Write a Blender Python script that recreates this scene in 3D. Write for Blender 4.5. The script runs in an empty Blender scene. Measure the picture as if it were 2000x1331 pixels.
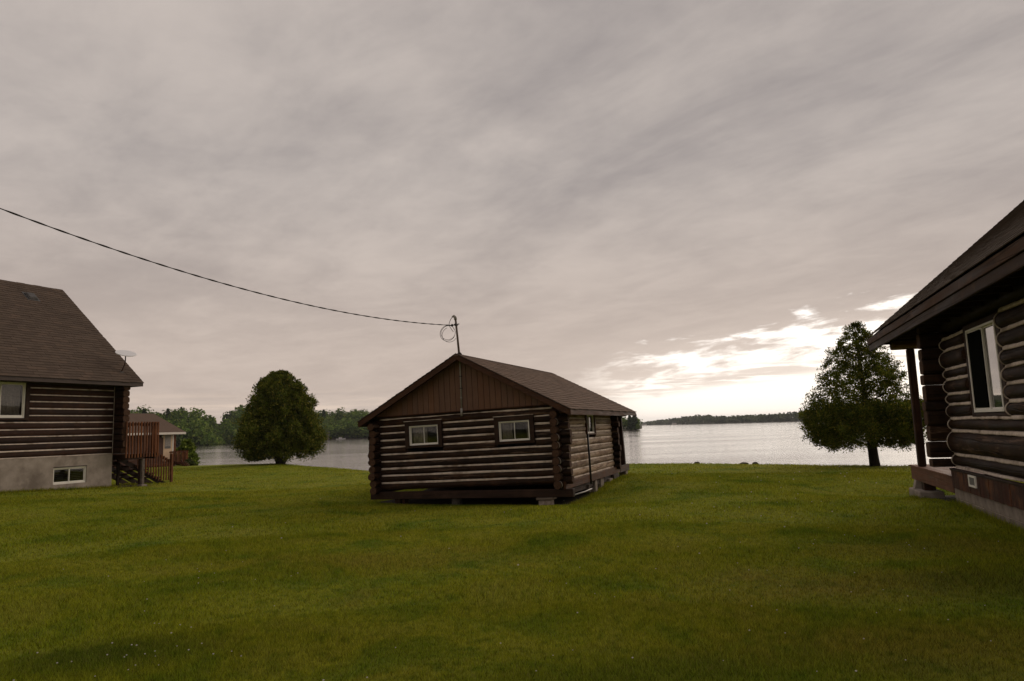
import bpy, math, random
import numpy as np
from math import radians, sin, cos, tan, pi, atan2, hypot, sqrt
from mathutils import Vector, Matrix, noise as mnoise

S = bpy.context.scene
C = S.collection
rnd = random.Random(7)
nr = np.random.default_rng(11)

# ------------------------------------------------------------------ camera
F_PX, ROLL, PITCH = 1370.0, 0.034, math.atan(172.5 / 1370.0)
cd = bpy.data.cameras.new('camera'); cam = bpy.data.objects.new('camera', cd); C.objects.link(cam)
cd.sensor_width = 36.0; cd.lens = F_PX * 36.0 / 2000.0; cd.clip_start = 0.1; cd.clip_end = 9000
f = Vector((0, cos(PITCH), sin(PITCH))); r0 = Vector((1, 0, 0)); u0 = r0.cross(f)
r = cos(ROLL) * r0 - sin(ROLL) * u0; u = cos(ROLL) * u0 + sin(ROLL) * r0
cam.matrix_world = Matrix(((r.x, u.x, -f.x, 0), (r.y, u.y, -f.y, 0), (r.z, u.z, -f.z, 1.65), (0, 0, 0, 1)))
S.camera = cam

# ------------------------------------------------------------------ view
S.view_settings.view_transform = 'Standard'; S.view_settings.look = 'None'
S.view_settings.gamma = 1.0; S.view_settings.use_curve_mapping = False
S.view_settings.exposure = 0.32

# ------------------------------------------------------------------ node helper
class NT:
    def __init__(s, nt): s.nt = nt
    def n(s, t, **k):
        nd = s.nt.nodes.new(t)
        for a, b in k.items(): setattr(nd, a, b)
        return nd
    def l(s, a, b): s.nt.links.new(a, b)
    def m(s, op, a, b=None, c=None, clamp=False):
        nd = s.n('ShaderNodeMath', operation=op, use_clamp=clamp)
        for i, v in enumerate((a, b, c)):
            if v is None: continue
            if isinstance(v, (int, float)): nd.inputs[i].default_value = v
            else: s.l(v, nd.inputs[i])
        return nd.outputs[0]
    def mr(s, v, a, b, c=0.0, d=1.0, smooth=False):
        nd = s.n('ShaderNodeMapRange'); nd.interpolation_type = 'SMOOTHSTEP' if smooth else 'LINEAR'
        s.l(v, nd.inputs[0])
        for i, x in enumerate((a, b, c, d)): nd.inputs[i + 1].default_value = x
        return nd.outputs[0]
    def mix(s, f, a, b, mode='MIX'):
        nd = s.n('ShaderNodeMix', data_type='RGBA', blend_type=mode)
        for i, v in ((0, f), (6, a), (7, b)):
            if isinstance(v, (int, float)): nd.inputs[i].default_value = v
            elif isinstance(v, tuple): nd.inputs[i].default_value = (*v, 1)
            else: s.l(v, nd.inputs[i])
        return nd.outputs[2]
    def noise(s, vec, scale, detail=3.0, rough=0.5, dist=0.0, dim='3D'):
        nd = s.n('ShaderNodeTexNoise', noise_dimensions=dim)
        nd.inputs['Scale'].default_value = scale; nd.inputs['Detail'].default_value = detail
        nd.inputs['Roughness'].default_value = rough; nd.inputs['Distortion'].default_value = dist
        if vec is not None: s.l(vec, nd.inputs['Vector'])
        return nd.outputs['Fac']
    def mapping(s, vec, scale=(1, 1, 1), rot=(0, 0, 0), loc=(0, 0, 0)):
        nd = s.n('ShaderNodeMapping'); s.l(vec, nd.inputs[0])
        nd.inputs['Scale'].default_value = scale; nd.inputs['Rotation'].default_value = rot
        nd.inputs['Location'].default_value = loc
        return nd.outputs[0]

# ------------------------------------------------------------------ world: overcast evening sky
W = bpy.data.worlds.new('World'); S.world = W; W.use_nodes = True
W.node_tree.nodes.clear(); t = NT(W.node_tree)
SUN_AZ, SUN_EL, BR_AZ = 50.0, 24.0, 20.0
gen = t.n('ShaderNodeTexCoord').outputs['Generated']
sp = t.n('ShaderNodeSeparateXYZ'); t.l(gen, sp.inputs[0])
X, Y, Z = sp.outputs
el = t.m('MULTIPLY', t.m('ARCSINE', Z), 180 / pi)
az = t.m('MULTIPLY', t.m('ARCTAN2', X, Y), 180 / pi)
zz = t.m('ADD', t.m('MAXIMUM', Z, 0.0), 0.10)
cb = t.n('ShaderNodeCombineXYZ'); t.l(t.m('DIVIDE', X, zz), cb.inputs[0]); t.l(t.m('DIVIDE', Y, zz), cb.inputs[1])
plane = cb.outputs[0]
def streets(vec, ang, sx, sy, loc=(0, 0, 0)):                                      # rotate first, then stretch along the wind
    nd = t.n('ShaderNodeMapping'); nd.vector_type = 'TEXTURE'; t.l(vec, nd.inputs[0])
    nd.inputs['Rotation'].default_value = (0, 0, radians(ang)); nd.inputs['Scale'].default_value = (sx, sy, 1); nd.inputs['Location'].default_value = loc
    return nd.outputs[0]
st = streets(plane, 124, 1.7, 1.0)
st2 = streets(plane, 133, 1.35, 0.8, (3.1, 1.7, 0))
n1 = t.noise(st, 0.75, 6, 0.58, 0.5); n2 = t.noise(st2, 2.6, 7, 0.62, 0.5); n3 = t.noise(plane, 0.32, 2, 0.5); n4 = t.noise(plane, 4.6, 6, 0.62, 0.3)
dens = t.m('ADD', t.m('MULTIPLY', n1, 0.48), t.m('ADD', t.m('MULTIPLY', n2, 0.20), t.m('ADD', t.m('MULTIPLY', n3, 0.24), t.m('MULTIPLY', n4, 0.12))))
dv = t.mr(dens, 0.38, 0.66, 0, 1, True)
cloud = t.mix(dv, (0.455, 0.402, 0.370), (0.258, 0.232, 0.227))
# lower cloud deck is lighter and warmer towards the horizon
lowf = t.mr(el, 0.5, 22.0, 1.0, 0.0, True)
cloud = t.mix(t.m('MULTIPLY', lowf, 0.60), cloud, (0.57, 0.455, 0.378))
# peach streaks close to the horizon
sc = t.n('ShaderNodeCombineXYZ'); t.l(t.m('MULTIPLY', az, 0.06), sc.inputs[0]); t.l(t.m('MULTIPLY', el, 1.1), sc.inputs[1])
ns = t.noise(sc.outputs[0], 1.0, 4, 0.55, 0.3)
peach = t.m('MULTIPLY', t.mr(ns, 0.45, 0.7, 0, 1, True), t.mr(el, 0.3, 4.2, 1.0, 0.0, True))
cloud = t.mix(t.m('MULTIPLY', peach, 0.9), cloud, (0.86, 0.68, 0.53))
# the break in the clouds towards the sun
daz = t.m('ABSOLUTE', t.m('SUBTRACT', az, BR_AZ))
edge = t.m('ADD', t.m('MULTIPLY', t.m('SUBTRACT', az, 5.0), 0.17), 3.5)            # upper edge of the break climbs to the right
edge = t.m('MINIMUM', edge, 7.0)
sc2 = t.n('ShaderNodeCombineXYZ'); t.l(t.m('MULTIPLY', az, 0.17), sc2.inputs[0])
t.l(t.m('ADD', t.m('MULTIPLY', el, 0.72), t.m('MULTIPLY', az, -0.045)), sc2.inputs[1])
nb = t.noise(sc2.outputs[0], 1.45, 7, 0.60, 0.25)
e1 = t.m('ADD', t.m('MULTIPLY', t.m('SUBTRACT', edge, el), 0.60), t.m('MULTIPLY', t.m('SUBTRACT', nb, 0.495), 7.5))
side = t.mr(daz, 9.0, 16.5, 1.0, 0.0, True)
brk = t.m('MULTIPLY', t.mr(e1, -0.7, 1.1, 0, 1, True), side)
# a grey bar crosses the break
bar = t.m('SUBTRACT', el, t.m('ADD', t.m('MULTIPLY', t.m('SUBTRACT', az, 10.0), 0.085), 2.9))
sc3 = t.n('ShaderNodeCombineXYZ'); t.l(t.m('MULTIPLY', az, 0.10), sc3.inputs[0]); t.l(t.m('MULTIPLY', el, 1.3), sc3.inputs[1])
nbar = t.noise(sc3.outputs[0], 1.6, 5, 0.6, 0.4)
barf = t.m('MULTIPLY', t.mr(t.m('ABSOLUTE', bar), 0.2, 1.1, 1.0, 0.0, True), t.mr(nbar, 0.40, 0.56, 0, 1, True))
brk = t.m('MULTIPLY', brk, t.m('SUBTRACT', 1.0, t.m('MULTIPLY', barf, 0.85)))
sky = t.n('ShaderNodeTexSky', sky_type='NISHITA'); sky.sun_disc = False
sky.sun_elevation = radians(SUN_EL); sky.sun_rotation = radians(SUN_AZ); sky.dust_density = 3.0
skyc = t.mix(1.0, sky.outputs[0], (0.02, 0.022, 0.026), 'MULTIPLY')
bright = t.mix(1.0, skyc, t.mix(t.mr(daz, 4, 20, 0, 1, True), (1.02, 0.95, 0.89), (0.80, 0.71, 0.62)), 'ADD')
col = t.mix(brk, cloud, bright)
halo = t.m('MULTIPLY', t.mr(daz, 5, 24, 1.0, 0.0, True), t.mr(el, 0.5, 11, 1.0, 0.0, True))
col = t.mix(t.m('MULTIPLY', halo, 0.42), col, (0.98, 0.84, 0.72))
col = t.mix(t.mr(el, -1.5, -0.4, 1, 0), col, (0.05, 0.05, 0.04))
bg = t.n('ShaderNodeBackground'); t.l(col, bg.inputs[0]); bg.inputs[1].default_value = 1.0
t.l(bg.outputs[0], t.n('ShaderNodeOutputWorld').inputs[0])

# ------------------------------------------------------------------ sun behind cloud
sd = bpy.data.lights.new('sun', 'SUN'); sd.energy = 1.05; sd.angle = radians(50); sd.color = (1.0, 0.86, 0.72)
sun = bpy.data.objects.new('sun', sd); C.objects.link(sun)
sdir = Vector((sin(radians(SUN_AZ)) * cos(radians(SUN_EL)), cos(radians(SUN_AZ)) * cos(radians(SUN_EL)), sin(radians(SUN_EL))))
sun.rotation_euler = sdir.to_track_quat('Z', 'Y').to_euler(); sun.location = (0, 0, 30)

# ------------------------------------------------------------------ materials
MATS = {}
def mat(name, build):
    m = bpy.data.materials.new(name); m.use_nodes = True; m.node_tree.nodes.clear()
    t = NT(m.node_tree); out = t.n('ShaderNodeOutputMaterial'); build(t, out); MATS[name] = m; return m
def pbsdf(t, out, col, rough=0.7, bump=None, bs=0.3, bd=0.01, spec=0.4, metal=0.0):
    p = t.n('ShaderNodeBsdfPrincipled')
    for k, v in (('Base Color', col), ('Roughness', rough), ('Metallic', metal), ('Specular IOR Level', spec)):
        if isinstance(v, tuple): p.inputs[k].default_value = (*v, 1)
        elif isinstance(v, (int, float)): p.inputs[k].default_value = v
        else: t.l(v, p.inputs[k])
    if bump is not None:
        b = t.n('ShaderNodeBump'); b.inputs['Strength'].default_value = bs; b.inputs['Distance'].default_value = bd
        t.l(bump, b.inputs['Height']); t.l(b.outputs[0], p.inputs['Normal'])
    t.l(p.outputs[0], out.inputs[0]); return p
def objc(t, axis='X', k=0.12):
    s = {'X': (k, 1, 1), 'Y': (1, k, 1), 'Z': (1, 1, k)}[axis]
    c = t.n('ShaderNodeTexCoord').outputs['Object']
    oi = t.n('ShaderNodeObjectInfo')
    ad = t.n('ShaderNodeVectorMath', operation='ADD'); t.l(c, ad.inputs[0])
    cv = t.n('ShaderNodeCombineXYZ'); q = t.m('MULTIPLY', oi.outputs['Random'], 31.0)
    for i in range(3): t.l(q, cv.inputs[i])
    t.l(cv.outputs[0], ad.inputs[1])
    return t.mapping(ad.outputs[0], scale=s), c, oi.outputs['Random']
def wood(name, dark, mid, light, axis='X', gs=14.0, flake=0.0, rough=0.62, crack=0.5, peel=(0.3, 0.25, 0.2), k=0.10, rv=0.22):
    def b(t, out):
        v, c, rd = objc(t, axis, k)
        g = t.noise(v, gs, 5, 0.62, 0.4); g2 = t.noise(c, 3.1, 4, 0.6); kn = t.noise(v, gs * 3.2, 3, 0.6)
        m1 = t.mix(t.mr(g, 0.34, 0.66), dark, mid)
        m1 = t.mix(t.mr(g2, 0.5, 0.72, 0, 0.8), m1, light)
        m1 = t.mix(t.m('MULTIPLY', t.mr(kn, 0.56, 0.66), 0.5), m1, dark)
        v2 = t.mapping(v, scale=tuple(0.35 if a == axis else 1 for a in 'XYZ'))
        ck = t.mr(t.m('ABSOLUTE', t.m('SUBTRACT', t.noise(v2, gs * 0.55, 2, 0.5), 0.5)), 0.0, 0.017, 1, 0)
        ck = t.m('MULTIPLY', ck, crack)
        m1 = t.mix(ck, m1, tuple(x * 0.25 for x in dark))
        if flake > 0:
            fl = t.noise(v, gs * 0.5, 6, 0.72); m1 = t.mix(t.mr(fl, 0.60 - flake * 0.2, 0.66 - flake * 0.2, 0, 0.9), m1, peel)
        hs = t.n('ShaderNodeHueSaturation'); t.l(m1, hs.inputs['Color'])
        t.l(t.mr(rd, 0, 1, 1 - rv, 1 + rv), hs.inputs['Value']); t.l(t.mr(rd, 0, 1, 0.9, 1.08), hs.inputs['Saturation'])
        h = t.m('SUBTRACT', t.m('ADD', g, t.m('MULTIPLY', kn, 0.5)), t.m('MULTIPLY', ck, 1.5))
        pbsdf(t, out, hs.outputs[0], t.mr(g, 0.3, 0.7, rough - 0.1, rough + 0.15), h, 0.55, 0.012, 0.12)
    return mat(name, b)
DK, MD, LT = (0.014, 0.0075, 0.0045), (0.034, 0.017, 0.0095), (0.058, 0.028, 0.014)
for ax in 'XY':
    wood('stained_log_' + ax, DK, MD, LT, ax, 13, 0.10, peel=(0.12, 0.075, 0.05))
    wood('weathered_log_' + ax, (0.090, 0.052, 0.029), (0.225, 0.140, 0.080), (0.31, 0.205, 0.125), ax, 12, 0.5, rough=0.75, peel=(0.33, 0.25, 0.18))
    wood('hewn_log_' + ax, (0.020, 0.0105, 0.0075), (0.042, 0.020, 0.013), (0.062, 0.029, 0.017), ax, 10, 0.0, crack=0.35)
    wood('big_log_' + ax, (0.013, 0.0068, 0.0038), (0.032, 0.016, 0.0085), (0.055, 0.028, 0.014), ax, 7, 0.05, crack=0.8, peel=(0.12, 0.075, 0.05))
    wood('brown_board_' + ax, (0.050, 0.022, 0.012), (0.080, 0.036, 0.019), (0.105, 0.047, 0.024), ax, 12, crack=0.15)
    wood('eave_board_' + ax, (0.026, 0.0125, 0.0065), (0.060, 0.029, 0.0145), (0.095, 0.048, 0.023), ax, 6, crack=0.5)
    wood('dark_board_' + ax, (0.020, 0.0115, 0.008), (0.037, 0.021, 0.0145), (0.052, 0.029, 0.019), ax, 12, crack=0.3)
wood('gable_board', (0.125, 0.066, 0.042), (0.148, 0.081, 0.052), (0.162, 0.090, 0.058), 'Z', 9, crack=0.0, rv=0.05)
wood('skirt_board', (0.035, 0.014, 0.010), (0.075, 0.030, 0.019), (0.19, 0.075, 0.028), 'Z', 8, crack=0.15)
wood('red_wood_Z', (0.085, 0.031, 0.014), (0.190, 0.074, 0.031), (0.27, 0.115, 0.050), 'Z', 10, crack=0.1)
wood('red_wood_Y', (0.060, 0.024, 0.014), (0.125, 0.050, 0.028), (0.17, 0.075, 0.042), 'Y', 10, crack=0.1)
wood('red_wood_X', (0.060, 0.024, 0.014), (0.125, 0.050, 0.028), (0.17, 0.075, 0.042), 'X', 10, crack=0.1)
wood('deck_joist', (0.11, 0.048, 0.028), (0.17, 0.075, 0.045), (0.21, 0.10, 0.060), 'Y', 7, crack=0.3)
wood('dark_post', (0.022, 0.012, 0.008), (0.055, 0.026, 0.016), (0.08, 0.038, 0.022), 'Z', 9, crack=0.5)
wood('bark', (0.020, 0.014, 0.010), (0.045, 0.032, 0.024), (0.07, 0.05, 0.038), 'Z', 16, crack=0.6)
wood('grey_wood', (0.12, 0.095, 0.075), (0.20, 0.16, 0.13), (0.26, 0.21, 0.17), 'X', 12)

def m_plain(name, c1, c2, sc, rough=0.8, bs=0.3, bd=0.01, spec=0.3, det=5, sc2=None, c3=None):
    def b(t, out):
        c = t.n('ShaderNodeTexCoord').outputs['Object']
        n = t.noise(c, sc, det, 0.6); col = t.mix(t.mr(n, 0.35, 0.65), c1, c2)
        if c3: col = t.mix(t.mr(t.noise(c, sc2, 4, 0.6), 0.52, 0.68), col, c3)
        pbsdf(t, out, col, rough, n, bs, bd, spec)
    return mat(name, b)
m_plain('chinking', (0.50, 0.415, 0.345), (0.68, 0.58, 0.49), 9, 0.9, 0.4, 0.01, 0.2, 5, 2.0, (0.26, 0.20, 0.155))
m_plain('foundation', (0.26, 0.218, 0.182), (0.36, 0.308, 0.262), 3.5, 0.92, 0.5, 0.01, 0.2, 8, 1.3, (0.18, 0.148, 0.122))
m_plain('concrete_block', (0.20, 0.165, 0.135), (0.28, 0.235, 0.195), 12, 0.92, 0.5, 0.006, 0.2, 6, 3, (0.16, 0.13, 0.105))
m_plain('log_end', (0.045, 0.024, 0.015), (0.095, 0.052, 0.032), 26, 0.85, 0.6, 0.01, 0.1)
m_plain('vinyl_white', (0.72, 0.69, 0.62), (0.78, 0.75, 0.68), 6, 0.45, 0.05, 0.002, 0.4)
m_plain('white_paint', (0.62, 0.56, 0.50), (0.70, 0.64, 0.58), 5, 0.5, 0.1, 0.003, 0.4)
m_plain('dish_white', (0.66, 0.655, 0.66), (0.70, 0.695, 0.70), 3, 0.35, 0.02, 0.002, 0.4)
m_plain('curtain_cloth', (0.26, 0.235, 0.215), (0.36, 0.33, 0.30), 20, 0.95, 0.2, 0.004, 0.1)
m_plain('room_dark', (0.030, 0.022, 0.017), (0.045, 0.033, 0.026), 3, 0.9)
m_plain('soffit', (0.020, 0.013, 0.010), (0.030, 0.020, 0.015), 6, 0.85)
m_plain('drip_edge', (0.020, 0.013, 0.011), (0.030, 0.020, 0.016), 6, 0.5)
m_plain('fascia_brown', (0.052, 0.036, 0.030), (0.068, 0.046, 0.037), 5, 0.6, 0.1)
m_plain('vent_grey', (0.055, 0.052, 0.05), (0.08, 0.076, 0.073), 8, 0.6)
m_plain('screen_grey', (0.12, 0.12, 0.11), (0.17, 0.165, 0.15), 60, 0.8)
m_plain('galvanised', (0.22, 0.20, 0.18), (0.33, 0.30, 0.27), 22, 0.45, 0.2, 0.002, 0.5)
m_plain('mast_brown', (0.085, 0.055, 0.038), (0.13, 0.088, 0.060), 16, 0.55, 0.2, 0.003, 0.4)
m_plain('cable_black', (0.018, 0.015, 0.013), (0.03, 0.025, 0.022), 30, 0.6)
m_plain('pipe_black', (0.012, 0.011, 0.010), (0.02, 0.018, 0.016), 20, 0.4)
m_plain('pvc_pipe', (0.36, 0.34, 0.32), (0.46, 0.44, 0.41), 10, 0.5)
m_plain('rock', (0.055, 0.047, 0.040), (0.13, 0.115, 0.10), 7, 0.9, 0.8, 0.03)
m_plain('pale_stone', (0.26, 0.20, 0.165), (0.42, 0.35, 0.30), 14, 0.9, 0.8, 0.02)
m_plain('cottage_wall', (0.060, 0.028, 0.018), (0.095, 0.045, 0.028), 4, 0.8)
m_plain('door_beige', (0.60, 0.43, 0.28), (0.66, 0.48, 0.32), 3, 0.6)
m_plain('boat_white', (0.62, 0.60, 0.58), (0.72, 0.70, 0.68), 2, 0.4)
m_plain('sand', (0.25, 0.21, 0.165), (0.34, 0.29, 0.23), 1.5, 0.95)
m_plain('clover', (0.50, 0.46, 0.40), (0.62, 0.57, 0.50), 40, 0.9)
m_plain('far_house_wall', (0.20, 0.17, 0.15), (0.27, 0.23, 0.20), 1.0, 0.9)

def shingle_mat(name, a, b_, c_):
    def b(t, out):
        c = t.n('ShaderNodeTexCoord').outputs['Object']
        gi = t.n('ShaderNodeNewGeometry').outputs['Random Per Island']; oi = t.n('ShaderNodeObjectInfo').outputs['Random']
        q = t.m('FRACT', t.m('ADD', t.m('MULTIPLY', gi, 3.7), t.m('MULTIPLY', oi, 7.3)))
        n = t.noise(c, 260, 2, 0.7); n2 = t.noise(c, 1.1, 3, 0.6)
        col = t.mix(q, tuple(x * .9 + y * .1 for x, y in zip(a, b_)), tuple(y * 1.08 for y in b_)); col = t.mix(t.mr(q, 0.85, 0.98, 0, .5), col, c_)
        col = t.mix(t.mr(n, 0.35, 0.7, 0, 0.45), col, tuple(x * 1.9 for x in b_))
        col = t.mix(t.mr(n2, 0.4, 0.7, 0, 0.3), col, a)
        pbsdf(t, out, col, 0.93, n, 0.4, 0.003, 0.15)
    return mat(name, b)
shingle_mat('shingles', (0.052, 0.037, 0.028), (0.080, 0.058, 0.043), (0.100, 0.065, 0.046))
shingle_mat('shingles_warm', (0.078, 0.052, 0.038), (0.130, 0.089, 0.065), (0.165, 0.098, 0.067))

def m_glass(name, ior, tint=(0.9, 0.9, 0.88), dark=0.0):
    def b(t, out):
        fr = t.n('ShaderNodeFresnel'); fr.inputs[0].default_value = ior
        tr = t.n('ShaderNodeBsdfTransparent'); tr.inputs[0].default_value = (*tint, 1)
        gl = t.n('ShaderNodeBsdfGlossy'); gl.inputs['Roughness'].default_value = 0.015; gl.inputs[0].default_value = (0.95, 0.95, 0.95, 1)
        c = t.n('ShaderNodeTexCoord').outputs['Object']
        bp = t.n('ShaderNodeBump'); bp.inputs['Strength'].default_value = 0.05; bp.inputs['Distance'].default_value = 0.02
        t.l(t.noise(c, 1.6, 1), bp.inputs['Height']); t.l(bp.outputs[0], gl.inputs['Normal'])
        mx = t.n('ShaderNodeMixShader'); t.l(fr.outputs[0], mx.inputs[0]); t.l(tr.outputs[0], mx.inputs[1]); t.l(gl.outputs[0], mx.inputs[2])
        t.l(mx.outputs[0], out.inputs[0])
    return mat(name, b)
m_glass('window_glass', 1.45); m_glass('double_glass', 8.0); 
def b(t, out): pbsdf(t, out, (0.007, 0.008, 0.007), 0.95, spec=0.0)
mat('screen_dark', b)

def foliage(name, dark, mid, warm, sc=1.0, trans=0.35):
    def b(t, out):
        c = t.n('ShaderNodeTexCoord').outputs['Object']
        ri = t.n('ShaderNodeNewGeometry').outputs['Random Per Island']
        oi = t.n('ShaderNodeObjectInfo').outputs['Random']
        n = t.noise(c, 1.3 * sc, 3, 0.6)
        col = t.mix(t.mr(n, 0.35, 0.65), dark, mid)
        col = t.mix(t.mr(ri, 0.62, 1.0, 0, 0.9), col, warm)
        hs = t.n('ShaderNodeHueSaturation'); t.l(col, hs.inputs['Color'])
        t.l(t.m('MULTIPLY', t.mr(ri, 0, 1, 0.5, 1.5), t.mr(t.noise(c, 2.6 * sc, 3, 0.6), 0.35, 0.65, 0.62, 1.3)), hs.inputs['Value'])
        d = t.n('ShaderNodeBsdfDiffuse'); tr = t.n('ShaderNodeBsdfTranslucent')
        t.l(hs.outputs[0], d.inputs[0]); t.l(hs.outputs[0], tr.inputs[0])
        mx = t.n('ShaderNodeMixShader'); mx.inputs[0].default_value = trans
        t.l(d.outputs[0], mx.inputs[1]); t.l(tr.outputs[0], mx.inputs[2]); t.l(mx.outputs[0], out.inputs[0])
    return mat(name, b)
foliage('cedar_leaf', (0.070, 0.100, 0.020), (0.135, 0.165, 0.026), (0.205, 0.165, 0.034))
foliage('cedar_leaf_dark', (0.060, 0.086, 0.014), (0.115, 0.145, 0.020), (0.190, 0.150, 0.026))
foliage('shrub_leaf', (0.13, 0.20, 0.030), (0.19, 0.26, 0.045), (0.20, 0.22, 0.05))
foliage('dull_leaf', (0.07, 0.095, 0.035), (0.10, 0.125, 0.045), (0.12, 0.11, 0.05))
foliage('forest_leaf', (0.075, 0.130, 0.028), (0.125, 0.195, 0.036), (0.165, 0.190, 0.042), 0.03, 0.25)
foliage('conifer_leaf', (0.030, 0.048, 0.022), (0.046, 0.070, 0.030), (0.064, 0.066, 0.032), 0.05, 0.15)
foliage('far_forest_leaf', (0.085, 0.115, 0.055), (0.120, 0.150, 0.070), (0.13, 0.14, 0.07), 0.01, 0.15)

def grass_cols(t, blades):
    pos = t.n('ShaderNodeNewGeometry'); p = pos.outputs['Position']
    a = t.noise(p, 0.13, 4, 0.6, 0.6); b_ = t.noise(p, 0.75, 4, 0.62, 0.5); c = t.noise(p, 3.4, 3, 0.6)
    fine = t.noise(p, 45 if not blades else 24, 3, 0.7)
    col = t.mix(t.mr(a, 0.36, 0.64), (0.238, 0.262, 0.016), (0.290, 0.278, 0.022))
    col = t.mix(t.mr(b_, 0.49, 0.66, 0, 0.95), col, (0.118, 0.178, 0.012))
    col = t.mix(t.mr(b_, 0.47, 0.33, 0, 0.45), col, (0.300, 0.285, 0.045))
    col = t.mix(t.mr(c, 0.57, 0.72, 0, 0.55), col, (0.120, 0.170, 0.012))
    # dry, worn patches of lawn
    sp = t.n('ShaderNodeSeparateXYZ'); t.l(p, sp.inputs[0])
    dry = t.noise(p, 0.42, 5, 0.65, 1.0)
    col = t.mix(t.mr(dry, 0.60, 0.72, 0, 0.35), col, (0.25, 0.185, 0.042))
    def patch(cx, cy, rx, ry, colr, amt):
        nonlocal col
        dx = t.m('DIVIDE', t.m('SUBTRACT', sp.outputs[0], cx), rx); dy = t.m('DIVIDE', t.m('SUBTRACT', sp.outputs[1], cy), ry)
        d = t.m('SQRT', t.m('ADD', t.m('POWER', dx, 2.0), t.m('POWER', dy, 2.0)))
        d = t.m('ADD', d, t.m('MULTIPLY', t.m('SUBTRACT', b_, 0.5), 2.6))
        col = t.mix(t.mr(d, 1.1, 0.2, 0, amt), col, colr)
    patch(3.3, 7.2, 2.0, 1.1, (0.21, 0.13, 0.038), 0.38); patch(2.6, 5.4, 1.6, 0.7, (0.22, 0.135, 0.038), 0.35)
    patch(5.0, 9.2, 1.8, 1.0, (0.20, 0.13, 0.036), 0.3)
    patch(-3.2, 5.7, 1.0, 0.5, (0.08, 0.115, 0.015), 0.8); patch(5.2, 6.6, 1.7, 1.3, (0.095, 0.125, 0.016), 0.8)
    patch(0.9, 4.7, 1.8, 0.7, (0.11, 0.155, 0.015), 0.7); patch(-1.5, 9.5, 2.6, 1.0, (0.25, 0.20, 0.035), 0.4)
    clump = t.noise(p, 9.0, 3, 0.65)
    col = t.mix(t.mr(clump, 0.50, 0.66, 0, 0.62), col, (0.085, 0.130, 0.010)); col = t.mix(t.mr(clump, 0.48, 0.32, 0, 0.30), col, (0.31, 0.31, 0.05))
    if not blades: col = t.mix(t.mr(fine, 0.35, 0.65, 0, 0.5), col, (0.100, 0.130, 0.014))
    return col, fine, p
def b(t, out):
    col, fine, p = grass_cols(t, False)
    sp = t.n('ShaderNodeSeparateXYZ'); t.l(p, sp.inputs[0])
    ln = t.n('ShaderNodeVectorMath', operation='LENGTH'); t.l(p, ln.inputs[0])
    far = t.mr(ln.outputs['Value'], 150, 300)
    col = t.mix(far, col, (0.045, 0.048, 0.022))
    low = t.mr(sp.outputs[2], -1.05, -1.35)
    low = t.m('MULTIPLY', low, 1.0)
    col = t.mix(low, col, (0.17, 0.145, 0.115))
    bh = t.m('ADD', fine, t.noise(p, 160, 2, 0.7))
    pbsdf(t, out, col, 0.95, bh, 0.6, 0.03, 0.1)
mat('lawn', b)
def b(t, out):
    col, fine, p = grass_cols(t, True)
    ri = t.n('ShaderNodeNewGeometry').outputs['Random Per Island']
    hs = t.n('ShaderNodeHueSaturation'); t.l(col, hs.inputs['Color']); t.l(t.mr(ri, 0, 1, 0.40, 1.75), hs.inputs['Value'])
    t.l(t.mr(ri, 0, 1, 0.49, 0.507), hs.inputs['Hue'])
    c2 = t.mix(t.mr(ri, 0.93, 0.97, 0, 0.7), hs.outputs[0], (0.20, 0.15, 0.055))
    d = t.n('ShaderNodeBsdfDiffuse'); tr = t.n('ShaderNodeBsdfTranslucent'); t.l(c2, d.inputs[0]); t.l(c2, tr.inputs[0])
    mx = t.n('ShaderNodeMixShader'); mx.inputs[0].default_value = 0.45
    t.l(d.outputs[0], mx.inputs[1]); t.l(tr.outputs[0], mx.inputs[2]); t.l(mx.outputs[0], out.inputs[0])
mat('grass_blade', b)

def b(t, out):
    p = t.n('ShaderNodeNewGeometry').outputs['Position']
    a = t.noise(t.mapping(p, scale=(0.8, 1.6, 1), rot=(0, 0, radians(18))), 1.7, 4, 0.62, 0.5)
    c = t.noise(t.mapping(p, scale=(0.5, 1.2, 1), rot=(0, 0, radians(-25))), 0.32, 3, 0.6)
    big = t.noise(t.mapping(p, scale=(0.35, 1.6, 1), rot=(0, 0, radians(12))), 0.022, 3, 0.6, 0.5)
    amp = t.mr(big, 0.38, 0.62, 0.45, 1.0)
    h = t.m('ADD', t.m('MULTIPLY', a, 0.16), t.m('MULTIPLY', c, 0.45))
    bp = t.n('ShaderNodeBump'); t.l(h, bp.inputs['Height']); bp.inputs['Distance'].default_value = 0.22
    t.l(t.m('MULTIPLY', amp, 0.95), bp.inputs['Strength'])
    q = t.n('ShaderNodeBsdfPrincipled'); q.inputs['Base Color'].default_value = (0.075, 0.062, 0.050, 1)
    t.l(t.mr(big, 0.38, 0.62, 0.05, 0.13), q.inputs['Roughness']); q.inputs['IOR'].default_value = 1.36; q.inputs['Specular IOR Level'].default_value = 0.8
    t.l(bp.outputs[0], q.inputs['Normal']); t.l(q.outputs[0], out.inputs[0])
mat('lake_water', b)
M_ = lambda n: MATS[n]

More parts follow.
